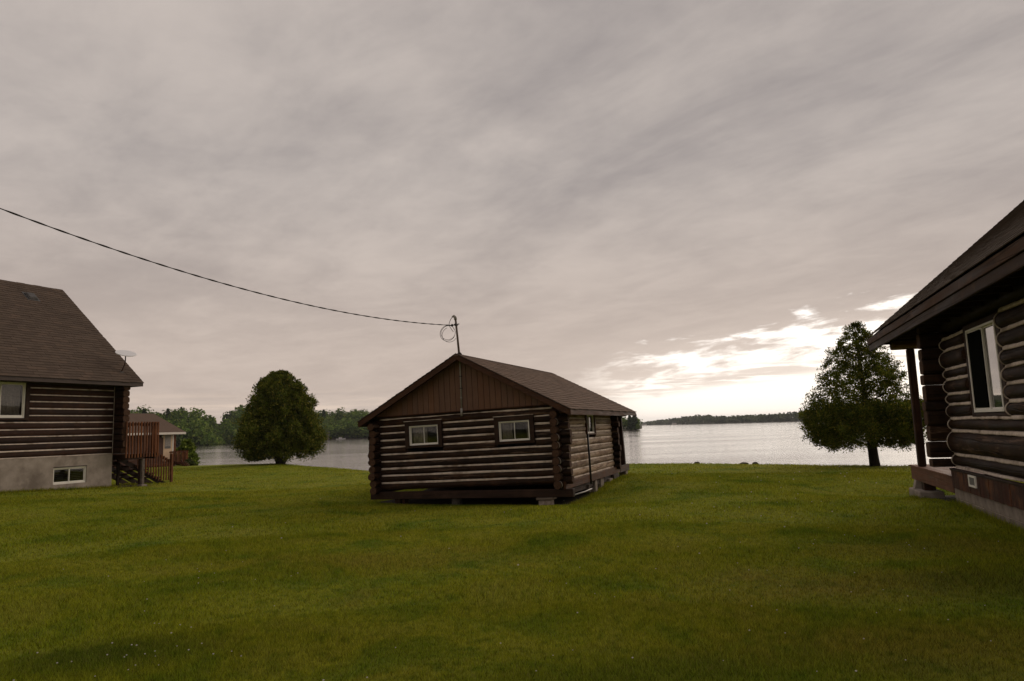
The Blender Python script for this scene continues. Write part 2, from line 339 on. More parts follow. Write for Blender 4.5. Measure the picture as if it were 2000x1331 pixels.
# ------------------------------------------------------------------ mesh helpers
class MB:
    def __init__(s): s.v = []; s.f = []; s.mi = []; s.sm = []
    def add(s, vs, fs, mi=0, sm=False):
        o = len(s.v); s.v += [tuple(x) for x in vs]; s.f += [tuple(i + o for i in q) for q in fs]
        s.mi += [mi] * len(fs); s.sm += [sm] * len(fs); return s
    def box(s, x0, x1, y0, y1, z0, z1, mi=0):
        v = [(x0, y0, z0), (x1, y0, z0), (x1, y1, z0), (x0, y1, z0), (x0, y0, z1), (x1, y0, z1), (x1, y1, z1), (x0, y1, z1)]
        return s.add(v, [(0, 3, 2, 1), (4, 5, 6, 7), (0, 1, 5, 4), (1, 2, 6, 5), (2, 3, 7, 6), (3, 0, 4, 7)], mi)
    def beam(s, p, q, w, h, mi=0, up=(0, 0, 1)):
        p = Vector(p); q = Vector(q); d = (q - p).normalized(); sd = d.cross(Vector(up)).normalized(); uu = sd.cross(d)
        v = []
        for e in (p, q):
            for a, b_ in ((-1, -1), (1, -1), (1, 1), (-1, 1)): v.append(e + sd * a * w / 2 + uu * b_ * h / 2)
        return s.add(v, [(3, 2, 1, 0), (4, 5, 6, 7), (0, 1, 5, 4), (1, 2, 6, 5), (2, 3, 7, 6), (3, 0, 4, 7)], mi)
    def tube(s, pts, rad, n=8, mi=0, cap=True):
        pts = [Vector(p) for p in pts]; R = rad if isinstance(rad, (list, tuple)) else [rad] * len(pts)
        v = []; fs = []
        side = None
        for i, p in enumerate(pts):
            d = (pts[min(i + 1, len(pts) - 1)] - pts[max(i - 1, 0)]).normalized()
            if side is None: side = d.orthogonal().normalized()
            side = (side - d * side.dot(d)).normalized(); w = d.cross(side)
            for k in range(n):
                a = 2 * pi * k / n; v.append(p + (side * cos(a) + w * sin(a)) * R[i])
        for i in range(len(pts) - 1):
            for k in range(n):
                a = i * n + k; b_ = i * n + (k + 1) % n; fs.append((a, b_, b_ + n, a + n))
        o = len(s.v); s.add(v, fs, mi, True)
        if cap:
            s.f += [tuple(o + k for k in reversed(range(n))), tuple(o + (len(pts) - 1) * n + k for k in range(n))]; s.mi += [mi, mi]; s.sm += [False, False]
        return s
    def prism(s, poly, axis, a0, a1, mi=0):     # polygon in the two other axes
        n = len(poly); v = []
        for a in (a0, a1):
            for p in poly:
                q = list(p); q.insert(axis, a); v.append(q)
        return s.add(v, [tuple(range(n)), tuple(range(2 * n - 1, n - 1, -1))] + [(i, i + n, (i + 1) % n + n, (i + 1) % n) for i in range(n)], mi)
    def mesh(s, name, mats):
        m = bpy.data.meshes.new(name); m.from_pydata(s.v, [], s.f)
        for q in (mats if isinstance(mats, (list, tuple)) else [mats]): m.materials.append(M_(q))
        m.polygons.foreach_set('material_index', s.mi); m.polygons.foreach_set('use_smooth', s.sm); m.update(); return m
    def fix(s, m):
        import bmesh
        b_ = bmesh.new(); b_.from_mesh(m); bmesh.ops.recalc_face_normals(b_, faces=b_.faces); b_.to_mesh(m); b_.free(); return m
    def obj(s, name, mats, parent=None, fixn=True):
        m = s.mesh(name, mats)
        if fixn: s.fix(m)
        o = bpy.data.objects.new(name, m); C.objects.link(o)
        if parent: o.parent = parent
        return o
def bevel(o, w=0.006, seg=1):
    md = o.modifiers.new('bevel', 'BEVEL'); md.width = w; md.segments = seg; md.limit_method = 'ANGLE'; return o
def tag(o, label=None, cat=None, group=None, kind=None):
    if label: o['label'] = label
    if cat: o['category'] = cat
    if group: o['group'] = group
    if kind: o['kind'] = kind
    return o
def empty(name, loc, yaw=0, tilt=0):
    o = bpy.data.objects.new(name, None); C.objects.link(o); o.empty_display_size = 0.3
    o.location = loc; o.rotation_euler = (0, -tilt, -yaw); return o
def inst(mesh, name, parent, loc=(0, 0, 0), rot=(0, 0, 0), sc=(1, 1, 1)):
    o = bpy.data.objects.new(name, mesh); C.objects.link(o); o.parent = parent
    o.location = loc; o.rotation_euler = rot; o.scale = sc; return o
def npmesh(name, V, Fc, matname, smooth=False):
    m = bpy.data.meshes.new(name); V = np.asarray(V, np.float32); Fc = np.asarray(Fc, np.int32)
    k = Fc.shape[1]; n = len(Fc)
    m.vertices.add(len(V)); m.vertices.foreach_set('co', V.ravel())
    m.loops.add(n * k); m.loops.foreach_set('vertex_index', Fc.ravel())
    m.polygons.add(n); m.polygons.foreach_set('loop_start', np.arange(0, n * k, k, dtype=np.int32))
    m.polygons.foreach_set('loop_total', np.full(n, k, np.int32))
    if smooth: m.polygons.foreach_set('use_smooth', np.ones(n, bool))
    m.materials.append(M_(matname)); m.update(calc_edges=True); return m

seedc = [0]
def log_mesh(mb, axis, a0, a1, c1, c2, ry, rz, ex=2.0, n=16, wob=0.05, step=0.22, mi=0, round_end=0.5):
    """a log along local x or y: c1 = other horizontal coordinate, c2 = height, ry/rz = half depth/height"""
    seedc[0] += 1; sd_ = seedc[0] * 7.13
    L = a1 - a0; m = max(3, int(L / step) + 1); st = [i / (m - 1) for i in range(m)]
    e = min(0.03, L * 0.2) / L * 1.0
    st = [0.0, e] + [x for x in st if e < x < 1 - e] + [1 - e, 1.0]
    v = []; fs = []
    for i, q in enumerate(st):
        x = a0 + L * q; k = 1.0
        if i == 0 or i == len(st) - 1: k = 1 - 0.14 * round_end
        dz = wob * rz * 1.3 * mnoise.noise((x * 0.55, sd_, 0)); dy = wob * ry * mnoise.noise((x * 0.6, sd_, 9))
        rr = 1 + wob * 1.3 * mnoise.noise((x * 1.1, sd_, 4.4))
        for j in range(n):
            a = 2 * pi * j / n; ca, sa = cos(a), sin(a)
            px = math.copysign(abs(ca) ** (2 / ex), ca); pz = math.copysign(abs(sa) ** (2 / ex), sa)
            w = 1 + wob * 0.8 * mnoise.noise((x * 1.7, ca * 1.2 + sd_, sa * 1.2))
            yy = c1 + dy + px * ry * rr * w * k; z_ = c2 + dz + pz * rz * rr * w * k
            v.append((x, yy, z_) if axis == 'x' else (yy, x, z_))
    for i in range(len(st) - 1):
        for j in range(n):
            p = i * n + j; q = i * n + (j + 1) % n; fs.append((p, q, q + n, p + n))
    o = len(mb.v); mb.add(v, fs, mi, True)
    for base in (0, (len(st) - 1) * n):
        mb.f.append(tuple(o + base + j for j in range(n))); mb.mi.append(1); mb.sm.append(False)
def log(parent, mt, axis, a0, a1, c1, c2, ry, rz, ex=2.0, wob=0.05, name='log', n=16):
    mb = MB(); log_mesh(mb, axis, a0, a1, c1, c2, ry, rz, ex, n, wob)
    return mb.obj(name, [mt, 'log_end'], parent)
def chink(parent, axis, a0, a1, face, z, h, sgn, wob=0.006, depth=0.05):
    """mortar strip between two logs; face = coordinate of its outer face, sgn = outward direction"""
    seedc[0] += 1; s_ = seedc[0] * 3.3
    m = max(2, int((a1 - a0) / 0.07)); v = []; fs = []
    prof = [(-depth, -h * 0.5), (-0.004, -h * 0.5), (0.0, -h * 0.22), (-0.006, h * 0.2), (-0.022, h * 0.5), (-depth, h * 0.5)]
    for i in range(m + 1):
        x = a0 + (a1 - a0) * i / m; dw = wob * mnoise.noise((x * 5, s_, 0)); dz = wob * 0.8 * mnoise.noise((x * 1.1, s_, 5))
        for d, zz_ in prof:
            y = face + sgn * (d + dw * 0.7); q = z + dz + zz_ * (1 + dw * 12)
            v.append((x, y, q) if axis == 'x' else (y, x, q))
    k = len(prof)
    for i in range(m):
        for j in range(k - 1): fs.append((i * k + j, i * k + j + 1, (i + 1) * k + j + 1, (i + 1) * k + j))
    fs.append(tuple(range(k))); fs.append(tuple(m * k + j for j in range(k)))
    mb = MB(); mb.add(v, fs, 0, True); return mb.obj('chinking', 'chinking', parent)

# ------------------------------------------------------------------ terrain
WATER_Z = -1.5
SHX = [-600, -150, -60, -35, -27, -20.4, -14.4, -9.3, -6.3, 4.8, 8.8, 11.2, 13.2, 20, 40, 100, 300]
SHY = [140, 82, 66, 58, 51, 46.9, 43.9, 36.3, 31.6, 31.0, 28.6, 26.9, 25.2, 21, 14, -5, -60]
FAZ = [-180, -120, -75, -50, -35, -29, -27, -25, -24, -22.9, -22.3, -21, -20, -14.9, -11.7, -5, 4, 9.0, 9.95, 10.05, 13.2, 15.9, 19, 22.2, 30, 40, 60, 90, 120, 180]
FR = [9000, 9000, 320, 300, 340, 385, 377, 380, 385, 430, 468, 470, 500, 480, 463, 470, 460, 445, 418, 2250, 1715, 1300, 1180, 1100, 950, 800, 650, 700, 9000, 9000]
def sstep(x, a, b_):
    q = np.clip((x - a) / (b_ - a), 0, 1); return q * q * (3 - 2 * q)
def near_d(x, y):
    ys = np.interp(x, SHX, SHY); return (y - ys) * 0.72
def far_r(az_): return np.interp(az_, FAZ, FR)
def lawn_z(x, y):
    z = 0.27 * np.exp(-(((x + 15.5) / 5) ** 2 + ((y - 20) / 5) ** 2))
    z = z - 0.20 * np.exp(-(((x - 8.8) / 2.6) ** 2 + ((y - 16.6) / 2.2) ** 2)) - 0.20 * np.exp(-(((x + 0.6) / 3.6) ** 4 + ((y - 18.3 + (x + .6) * .2) / 2.3) ** 4))
    z = z + 0.035 * np.sin(x * 0.33 + 0.7) * np.cos(y * 0.27) * sstep(np.hypot(x, y), 3, 8) + 0.02 * np.sin(x * 0.9 + y * 0.5)
    return z
def terrain(x, y):
    d = near_d(x, y); z = lawn_z(x, y)
    z = z - 0.04 * sstep(d, -3.0, 0.0)
    land = z - (z + 1.85) * sstep(d, 0.0, 2.6) - 2.6 * sstep(d, 2.6, 18)
    az_ = np.degrees(np.arctan2(x, y)); rr = np.hypot(x, y); fd = rr - far_r(az_)
    hill = np.where(az_ < 9.99, 15.0, 6.0) * sstep(fd, 4, 160) * np.where(az_ > 4, 0.5, 1.0)
    far = -4.4 + 3.3 * sstep(fd, -4, 2.5) + hill
    return np.where(d > 2.6, np.maximum(land, far), land)
def tz(x, y): return float(terrain(np.array(x, float), np.array(y, float)))
rs = np.exp(np.linspace(math.log(0.4), math.log(4300), 470)); th = np.radians(np.arange(0, 360, 0.8))
R_, T_ = np.meshgrid(rs, th, indexing='ij'); gx = (R_ * np.sin(T_)).ravel(); gy = (R_ * np.cos(T_)).ravel(); gz = terrain(gx, gy)
nt_ = len(th); V = np.column_stack([gx, gy, gz]); V = np.vstack([V, [[0, 0, tz(0, 0)]]])
i, j = np.meshgrid(np.arange(len(rs) - 1), np.arange(nt_), indexing='ij'); i = i.ravel(); j = j.ravel(); j2 = (j + 1) % nt_
Fq = np.column_stack([i * nt_ + j, i * nt_ + j2, (i + 1) * nt_ + j2, (i + 1) * nt_ + j])
cap = np.array([[k, (k + 1) % nt_, len(V) - 1, len(V) - 1] for k in range(nt_)])
m = bpy.data.meshes.new('ground')
m.from_pydata(V.tolist(), [], [tuple(q) for q in Fq[:, ::-1].tolist()] + [(int(q[0]), int(q[2]), int(q[1])) for q in cap])
m.materials.append(M_('lawn')); m.polygons.foreach_set('use_smooth', [True] * len(m.polygons)); m.update()
o = bpy.data.objects.new('ground', m); C.objects.link(o); tag(o, 'mown green lawn sloping gently to the lake shore', kind='structure')
mb = MB(); mb.add([(-4200, 14, WATER_Z), (4200, 14, WATER_Z), (4200, 4200, WATER_Z), (-4200, 4200, WATER_Z)], [(0, 1, 2, 3)])
o = mb.obj('water', 'lake_water', None, False); tag(o, 'rippled lake water reflecting the pale evening sky', kind='structure')

def shade_soil(o_, yaw, b0, b1, a0, a1):  # added earth sheet; its dark colour paints the shadow gap under floors
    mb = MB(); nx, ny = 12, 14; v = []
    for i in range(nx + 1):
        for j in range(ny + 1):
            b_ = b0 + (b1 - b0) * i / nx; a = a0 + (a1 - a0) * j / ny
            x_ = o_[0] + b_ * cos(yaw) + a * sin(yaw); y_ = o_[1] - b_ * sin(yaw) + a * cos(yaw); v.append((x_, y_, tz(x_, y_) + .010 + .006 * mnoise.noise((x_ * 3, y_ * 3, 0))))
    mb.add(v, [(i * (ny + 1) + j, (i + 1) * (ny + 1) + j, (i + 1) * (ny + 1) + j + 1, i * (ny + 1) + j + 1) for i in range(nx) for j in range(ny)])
    q = mb.obj('shade_soil_patch', 'shade_soil', None, False); tag(q, 'dry earth under the building, its colour darkened to paint in the shade', kind='structure')
m_plain('shade_soil', (0.020, 0.015, 0.010), (0.045, 0.033, 0.022), 9, 0.97, 0.6, 0.02, 0.1)  # earth brown taken near black, shade included in the colour
shade_soil((1.107, 16.569), radians(20.8), -5.15, 0.03, -.02, 7.0)
shade_soil((8.031, 13.159), radians(18), 0.0, 4.4, 0.0, 3.4)
shade_soil((-13.66, 24.0), radians(24), -3.3, 0.4, 0.02, 1.6)

# ------------------------------------------------------------------ shingled roof
def shingles(parent, a0, a1, b_eave, z_eave, b_ridge, z_ridge, mt, limit=300, near='eave', tab=0.30, expo=0.145, focus=None):
    """tabs laid in courses on a slope running from the eave line to the ridge; a runs along the eave"""
    run = Vector((b_ridge - b_eave, 0, z_ridge - z_eave)); L = run.length; up = run.normalized()
    nrm = Vector((-up.z, 0, up.x)) if up.x > 0 else Vector((up.z, 0, -up.x))
    nc = int(L / expo) + 1; nrow = int((a1 - a0) / tab) + 2
    rot = Matrix((( 0, up.x, nrm.x), (1, 0, 0), (0, up.z, nrm.z)))     # local x -> a(y), y -> up slope, z -> normal
    if rot.determinant() < 0: rot = Matrix(((0, up.x, nrm.x), (-1, 0, 0), (0, up.z, nrm.z)))
    eul = rot.to_euler(); sx = 1 if rot[1][0] > 0 else -1
    def tabmesh(w):
        q = MB(); t_ = 0.007
        v = [(-w / 2, 0, t_ + 0.010), (w / 2, 0, t_ + 0.010), (w / 2, expo * 1.25, 0.004), (-w / 2, expo * 1.25, 0.004), (-w / 2, 0, 0.001), (w / 2, 0, 0.001)]
        q.add(v, [(0, 1, 2, 3), (4, 5, 1, 0), (4, 0, 3), (1, 5, 2)]); return q
    var = [tabmesh(tab * k).mesh('shingle', mt) for k in (1.0, 0.992, 0.985)]
    items = []
    for c in range(nc):
        off = (c % 2) * tab * 0.5 + rnd.uniform(-0.05, 0.05)
        for k in range(nrow):
            a = a0 + off + (k - 0.5) * tab + rnd.uniform(-0.006, 0.006)
            if a - tab * 0.5 < a0 or a + tab * 0.5 > a1: 
                if a + tab * 0.5 < a0 + .02 or a - tab * 0.5 > a1 - .02: continue
                a = min(max(a, a0 + tab * 0.5), a1 - tab * 0.5)
            if (c + 1) * expo > L + 0.02: continue
            items.append((a, c * expo + rnd.choice((0, 0, -.018)), rnd.randrange(3), rnd.uniform(0, 0.004)))
    fa, fl = focus if focus else ((a0 + a1) / 2, 0)
    items.sort(key=lambda q: abs(q[0] - fa) * 0.6 + abs(q[1] - fl))
    def P(a, l, h): 
        v = up * l + nrm * h; return Vector((b_eave + v.x, a, z_eave + v.z))
    for a, l, vi, h in items[:limit]:
        inst(var[vi], 'shingle', parent, P(a, l, 0.003 + h), eul)
    rest = items[limit:]
    if rest:
        mb = MB(); proto = [tabmesh(tab * k) for k in (1.0, 0.992, 0.985)]
        for a, l, vi, h in rest:
            o_ = P(a, l, 0.003 + h); mb.add([o_ + rot @ Vector(x) for x in proto[vi].v], proto[vi].f)
        q = mb.obj('shingle_field', mt, parent, False); q['kind'] = 'stuff'
    return P
def roof_slab(parent, a0, a1, pts, th_=0.03, mt='soffit', name='roof_deck'):
    """pts: list of (b, z) from one eave over the ridge to the other"""
    lo = [(b_, z_ - th_) for b_, z_ in pts]; poly = pts + lo[::-1]
    mb = MB(); n = len(poly); v = [(b_, a, z_) for a in (a0, a1) for b_, z_ in poly]
    k = len(pts); fs = []
    for i in range(n): fs.append((i, (i + 1) % n, (i + 1) % n + n, i + n))
    for i in range(k - 1):
        for base in (0, n): fs.append((base + i, base + i + 1, base + n - 2 - i, base + n - 1 - i))
    mb.add(v, fs); return mb.obj(name, mt, parent)

# ------------------------------------------------------------------ windows
def P3(side, s_, d, z):   # side 'x': wall runs along x, outward -y ; 'y': wall runs along y, outward +x ; 'n': wall along y, outward -x
    return {'x': (s_, -d, z), 'y': (d, s_, z), 'n': (-d, s_, z)}[side]
def wbox(mb, side, s0, s1, d0, d1, z0, z1, mi=0):
    a = P3(side, s0, d0, z0); b_ = P3(side, s1, d1, z1)
    mb.box(min(a[0], b_[0]), max(a[0], b_[0]), min(a[1], b_[1]), max(a[1], b_[1]), z0, z1, mi)
def window(parent, side, s0, s1, z0, z1, d, trim=None, cas='dark_board_', fr=0.024, split=0.5, glass='window_glass', curtain=None, blind=False,
           dark_first=False, inner_first=True, shelf=None):
    """d = coordinate of the frame's outer face measured outwards"""
    grp = []
    if trim:
        mb = MB(); w, td = trim
        wbox(mb, side, s0 - w, s0 - 0.002, d - 0.10, td, z0 - w * .6, z1 + w); wbox(mb, side, s1 + 0.002, s1 + w, d - 0.10, td, z0 - w * .6, z1 + w)
        wbox(mb, side, s0 - 0.0021, s1 + 0.0021, d - 0.10, td - 0.003, z1 + 0.002, z1 + w - .002); wbox(mb, side, s0 - 0.0021, s1 + 0.0021, d - 0.10, td - 0.003, z0 - w * .6 + .002, z0 - 0.002)
        q = mb.obj('window_trim', cas + ('X' if side == 'x' else 'Y'), parent); bevel(q, 0.004)
    mb = MB()
    wbox(mb, side, s0, s0 + fr, d - 0.08, d, z0, z1); wbox(mb, side, s1 - fr, s1, d - 0.08, d, z0, z1)
    wbox(mb, side, s0 + fr, s1 - fr, d - 0.08, d, z1 - fr, z1); wbox(mb, side, s0 + fr, s1 - fr, d - 0.08, d + 0.006, z0, z0 + fr * 1.25)
    wf = mb.obj('window', 'vinyl_white', parent); bevel(wf, 0.003)
    sm = s0 + (s1 - s0) * split; iw = fr * 0.62
    for k, (p0, p1, dd) in enumerate(((s0 + fr, sm + iw / 2, d - 0.045), (sm - iw / 2, s1 - fr, d - 0.022))):
        mb = MB(); a0_, a1_, zb, zt = p0 + .001, p1 - .001, z0 + fr * 1.25 + .001, z1 - fr - .001
        wbox(mb, side, a0_, a0_ + iw, dd - 0.018, dd, zb, zt); wbox(mb, side, a1_ - iw, a1_, dd - 0.018, dd, zb, zt)
        wbox(mb, side, a0_ + iw, a1_ - iw, dd - 0.018, dd, zt - iw, zt); wbox(mb, side, a0_ + iw, a1_ - iw, dd - 0.018, dd, zb, zb + iw)
        mb.obj('sash', 'vinyl_white', wf)
        mb = MB(); wbox(mb, side, a0_ + iw, a1_ - iw, dd - 0.012, dd - 0.007, zb + iw, zt - iw)
        sc_ = (k == 0 and dark_first)
        mb.obj('pane', glass, wf)
        if sc_:
            mb = MB(); wbox(mb, side, a0_ + iw, a1_ - iw, d - 0.006, d - 0.004, zb + .02, zt - .02); mb.obj('insect_screen', 'screen_dark', wf)
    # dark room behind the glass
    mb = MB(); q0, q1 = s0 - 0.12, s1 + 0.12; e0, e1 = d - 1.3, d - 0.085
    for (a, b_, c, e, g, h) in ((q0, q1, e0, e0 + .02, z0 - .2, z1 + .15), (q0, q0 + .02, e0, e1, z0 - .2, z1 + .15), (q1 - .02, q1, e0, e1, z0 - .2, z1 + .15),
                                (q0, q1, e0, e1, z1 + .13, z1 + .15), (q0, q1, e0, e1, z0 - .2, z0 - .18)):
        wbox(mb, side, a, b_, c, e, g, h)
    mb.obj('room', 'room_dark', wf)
    if curtain:
        for c0, c1 in curtain:
            mb = MB(); v = []; fs = []; m_ = 26; x0 = s0 + (s1 - s0) * c0; x1 = s0 + (s1 - s0) * c1
            for i in range(m_ + 1):
                x = x0 + (x1 - x0) * i / m_; dd = d - 0.16 + 0.018 * sin(i * 1.35 + c0 * 9) + 0.006 * sin(i * 3.1)
                for z_ in (z0 - .03, z1): v.append(P3(side, x, dd, z_))
                for z_ in (z1, z0 - .03): v.append(P3(side, x, dd - 0.004, z_))
            for i in range(m_):
                for j in range(4): fs.append((i * 4 + j, i * 4 + (j + 1) % 4, (i + 1) * 4 + (j + 1) % 4, (i + 1) * 4 + j))
            mb.add(v, fs, 0, True); mb.obj('curtain', 'curtain_cloth', wf)
    if blind:
        n_ = int((z1 - z0 - 2 * fr) / 0.055)
        mb = MB()
        for i in range(n_):
            z_ = z0 + fr + 0.04 + i * 0.055
            q = MB(); wbox(q, side, s0 + fr + .02, s1 - fr - .02, d - 0.16, d - 0.12, z_, z_ + 0.004)
            # tilt the slat
            v = [list(p) for p in q.v]
            for p in v:
                dd = {'x': -p[1], 'y': p[0], 'n': -p[0]}[side] - (d - 0.14); p[2] += dd * -0.8
            sl = MB(); sl.add(v, q.f); sl.obj('blind_slat', 'vent_grey', wf)
    return wf

# =================================================================== 1. small log cabin in the middle
CY, CT = radians(20.8), 0.028
cabin = empty('log_cabin', (1.107, 16.569, 0.0), CY, CT)
tag(cabin, 'small dark brown log cabin with white chinking in the middle of the lawn', 'cabin')
PT = 0.18
# front wall logs (along x), windows cut through rows 5..8
WIN = [(-4.02, -3.20, 1.425, 1.915), (-1.555, -0.765, 1.395, 1.875)]
TR = 0.115
zf = [0.425 + PT * k for k in range(10)]
for k, z in enumerate(zf):
    rz = 0.093 + rnd.uniform(-0.008, 0.007); ry = 0.098
    if 5 <= k <= 8:
        cuts = [-5.21 - rnd.uniform(0, .05), WIN[0][0] - TR, WIN[0][1] + TR, WIN[1][0] - TR, WIN[1][1] + TR, 0.17 + rnd.uniform(0, .05)]
        segs = [(cuts[0], cuts[1]), (cuts[2], cuts[3]), (cuts[4], cuts[5])]
    else: segs = [(-5.18 - rnd.uniform(0, .08), 0.16 + rnd.uniform(0, .06))]
    for a0, a1 in segs: log(cabin, 'stained_log_X', 'x', a0, a1, 0.098, z, ry, rz, wob=0.11)
log(cabin, 'stained_log_X', 'x', -4.95, -0.2, 0.10, 2.205, 0.098, 0.085, wob=0.04)
for k in range(10):
    z = 0.515 + PT * k; hh = 0.058
    segs = [(-4.90, -0.19)]
    if 5 <= k <= 8: segs = [(-4.90, WIN[0][0] - TR - .002), (WIN[0][1] + TR + .002, WIN[1][0] - TR - .002), (WIN[1][1] + TR + .002, -0.19)]
    for a0, a1 in segs: chink(cabin, 'x', a0, a1, 0.026, z, hh + rnd.uniform(-.010, .010), -1, wob=.012)
# side walls (along y)
zs = [0.335 + PT * k for k in range(10)]
for k, z in enumerate(zs):
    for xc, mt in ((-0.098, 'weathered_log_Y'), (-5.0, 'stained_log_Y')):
        a0 = -0.19 - rnd.uniform(0, .06); a1 = 5.62 + rnd.uniform(0, .08); rz = 0.094 + rnd.uniform(-.004, .005)
        if xc > -1 and k >= 6:
            log(cabin, mt, 'y', 0.21, 2.38 - .06, xc, z, 0.098, rz, wob=0.07); log(cabin, mt, 'y', 3.25 + .06, 5.33, xc, z, 0.098, rz, wob=0.07)
            log(cabin, 'stained_log_Y', 'y', a0, 0.205, xc, z, 0.097, rz, wob=0.03); log(cabin, 'stained_log_Y', 'y', 5.335, a1, xc, z, 0.097, rz, wob=0.03)
        elif xc > -1:
            log(cabin, mt, 'y', 0.21, 5.33, xc, z, 0.098, rz, wob=0.07)
            log(cabin, 'stained_log_Y', 'y', a0, 0.205, xc, z, 0.097, rz, wob=0.03); log(cabin, 'stained_log_Y', 'y', 5.335, a1, xc, z, 0.097, rz, wob=0.03)
        else: log(cabin, mt, 'y', a0 + rnd.uniform(-.05, .03), a1, xc, z, 0.104 + rnd.uniform(-.012, .012), rz)
    if k:
        zc = z - PT / 2
        if k >= 7:
            chink(cabin, 'y', 0.22, 2.32, -0.026, zc, .055, 1); chink(cabin, 'y', 3.32, 5.30, -0.026, zc, .055, 1)
        else: chink(cabin, 'y', 0.22, 5.30, -0.026, zc, .055, 1)
        chink(cabin, 'y', 0.2, 5.3, -5.072, zc, .055, -1)
for k, z in enumerate(zf):      # rear wall, ends show at the far corner
    log(cabin, 'stained_log_X', 'x', -5.2 - rnd.uniform(0, .05), 0.15 + rnd.uniform(0, .06), 5.42, z, 0.098, 0.094)
    chink(cabin, 'x', -4.9, -0.19, 5.492, z + .09, .055, 1)
    # front wall round log knobs on the right: small scribed rings of chinking round the crossing logs
for k, z in enumerate(zs):
    mb = MB(); pts = [(-0.098 + 0.100 * cos(a), -0.16, z + 0.097 * sin(a)) for a in np.linspace(-0.8, 1.3, 9)]; mb.tube(pts, .0045, 5); mb.obj('caulk_bead', 'log_end' if k % 3 == 1 else 'chinking', cabin) if k < 9 else None
# upright corner board between the log ends and the side wall
mb = MB(); mb.box(0.004, 0.028, 0.212, 0.262, 0.36, 1.98); mb.obj('corner_board', 'brown_board_Y', cabin)
window(cabin, 'x', *WIN[0][:2], WIN[0][2], WIN[0][3], 0.005, trim=(TR, 0.032), curtain=[(0.04, 0.52), (0.86, 0.97)])
window(cabin, 'x', *WIN[1][:2], WIN[1][2], WIN[1][3], 0.005, trim=(TR, 0.032), curtain=[(0.04, 0.36), (0.84, 0.98)], inner_first=True)
window(cabin, 'y', 2.40, 3.23, 1.46, 1.96, -0.02, trim=(0.06, 0.02), cas='brown_board_', split=0.5)
for wx in WIN:      # drip cap over each front window
    mb = MB(); mb.box(wx[0] - TR - .01, wx[1] + TR + .01, -0.052, -0.006, wx[3] + TR + .002, wx[3] + TR + .014); mb.obj('drip_cap', 'chinking', cabin)
# floor beams and sills
mb = MB(); mb.beam((-5.19, 0.02, 0.208), (0.22, 0.02, 0.135), 0.16, 0.185); bevel(mb.obj('sill_beam', 'dark_board_X', cabin), .012)
mb = MB(); mb.box(-0.005, 0.05, -0.06, 5.75, 0.215, 0.395); bevel(mb.obj('side_sill', 'brown_board_Y', cabin), .006)
mb = MB(); mb.box(-4.95, -.15, 0.2, 5.6, 0.36, 0.42); mb.obj('floor', 'soffit', cabin)
mb = MB(); mb.box(-0.22, -0.03, 0.5, 5.6, 0.06, 0.22); mb.obj('floor_beam', 'dark_board_Y', cabin)
# gable
RB, RZ, ELB, ELZ, ERB, ERZ, RA0, RA1 = -2.45, 3.585, -5.30, 2.105, 0.35, 2.045, -0.30, 7.35
gz0 = 2.335
def roofz(b_): return RZ + (b_ - RB) * ((RZ - ELZ) / (RB - ELB)) if b_ < RB else RZ + (b_ - RB) * ((ERZ - RZ) / (ERB - RB))
x = -4.95; bw = 0.153
while x < 0.02:
    w = min(bw, 0.05 - x); x2 = x + w
    if x < RB < x2: top = [(x2, roofz(x2) - .05), (RB, RZ - .05), (x, roofz(x) - .05)]
    else: top = [(x2, roofz(x2) - .05), (x, roofz(x) - .05)]
    g0 = 2.21
    if min(p[1] for p in top) > g0 + 0.02:
        mb = MB(); g = 0.006
        mb.prism([(x + g, g0 + 0.0), (x2 - g, g0)] + [(min(max(p[0], x + g), x2 - g), p[1]) for p in top], 1, -0.028, -0.008)
        mb.obj('board', 'gable_board', cabin)
    x = x2
mb = MB(); mb.prism([(-4.95, 2.24), (-0.15, 2.24), (RB, RZ - .07)], 1, -0.004, 0.02); mb.obj('gable_backing', 'soffit', cabin)
mb = MB(); mb.prism([(-4.95, 2.24), (-0.15, 2.24), (RB, RZ - .07)], 1, 5.4, 5.43); mb.obj('rear_gable', 'soffit', cabin)
mb = MB(); mb.box(-4.98, 0.03, -0.040, -0.029, 2.195, 2.213); mb.obj('gable_flashing', 'brown_board_X', cabin)
roof_slab(cabin, RA0, RA1, [(ELB, ELZ), (RB, RZ), (ERB, ERZ)], 0.035)
def rakeboard(b0, z0, b1, z1, a, h=0.135):
    mb = MB(); mb.prism([(b0, z0 - h), (b1, z1 - h * 1.08), (b1, z1 + 0.004), (b0, z0 + 0.004)], 1, a - 0.03, a - 0.003)
    return bevel(mb.obj('rake_board', 'brown_board_X', cabin), .004)
rakeboard(ELB, ELZ, RB - .001, RZ, RA0); rakeboard(RB + .001, RZ, ERB, ERZ, RA0); rakeboard(RB + .001, RZ, ERB, ERZ, RA1 + .034); rakeboard(ELB, ELZ, RB - .001, RZ, RA1 + .034)
mb = MB(); mb.box(ERB + .002, ERB + .024, RA0 - .03, 5.55, ERZ - .125, ERZ - .002); bevel(mb.obj('fascia', 'brown_board_Y', cabin), .004)
mb = MB(); mb.box(ERB + .0, ERB + .022, 5.56, RA1 + .03, ERZ - .105, ERZ - .002); bevel(mb.obj('fascia', 'brown_board_Y', cabin), .004)
mb = MB(); mb.box(ELB - .024, ELB - .002, RA0 - .03, RA1, ELZ - .125, ELZ - .002); mb.obj('fascia', 'brown_board_Y', cabin)
for b0, z0, b1, z1 in ((ELB - .02, ELZ - .002, RB, RZ + .006), (RB, RZ + .006, ERB + .03, ERZ - .008)):
    mb = MB(); mb.prism([(b0, z0 + .006), (b1, z1 + .006), (b1, z1 + .016), (b0, z0 + .016)], 1, RA0 - .045, RA0 + .02); mb.obj('drip_edge', 'drip_edge', cabin)
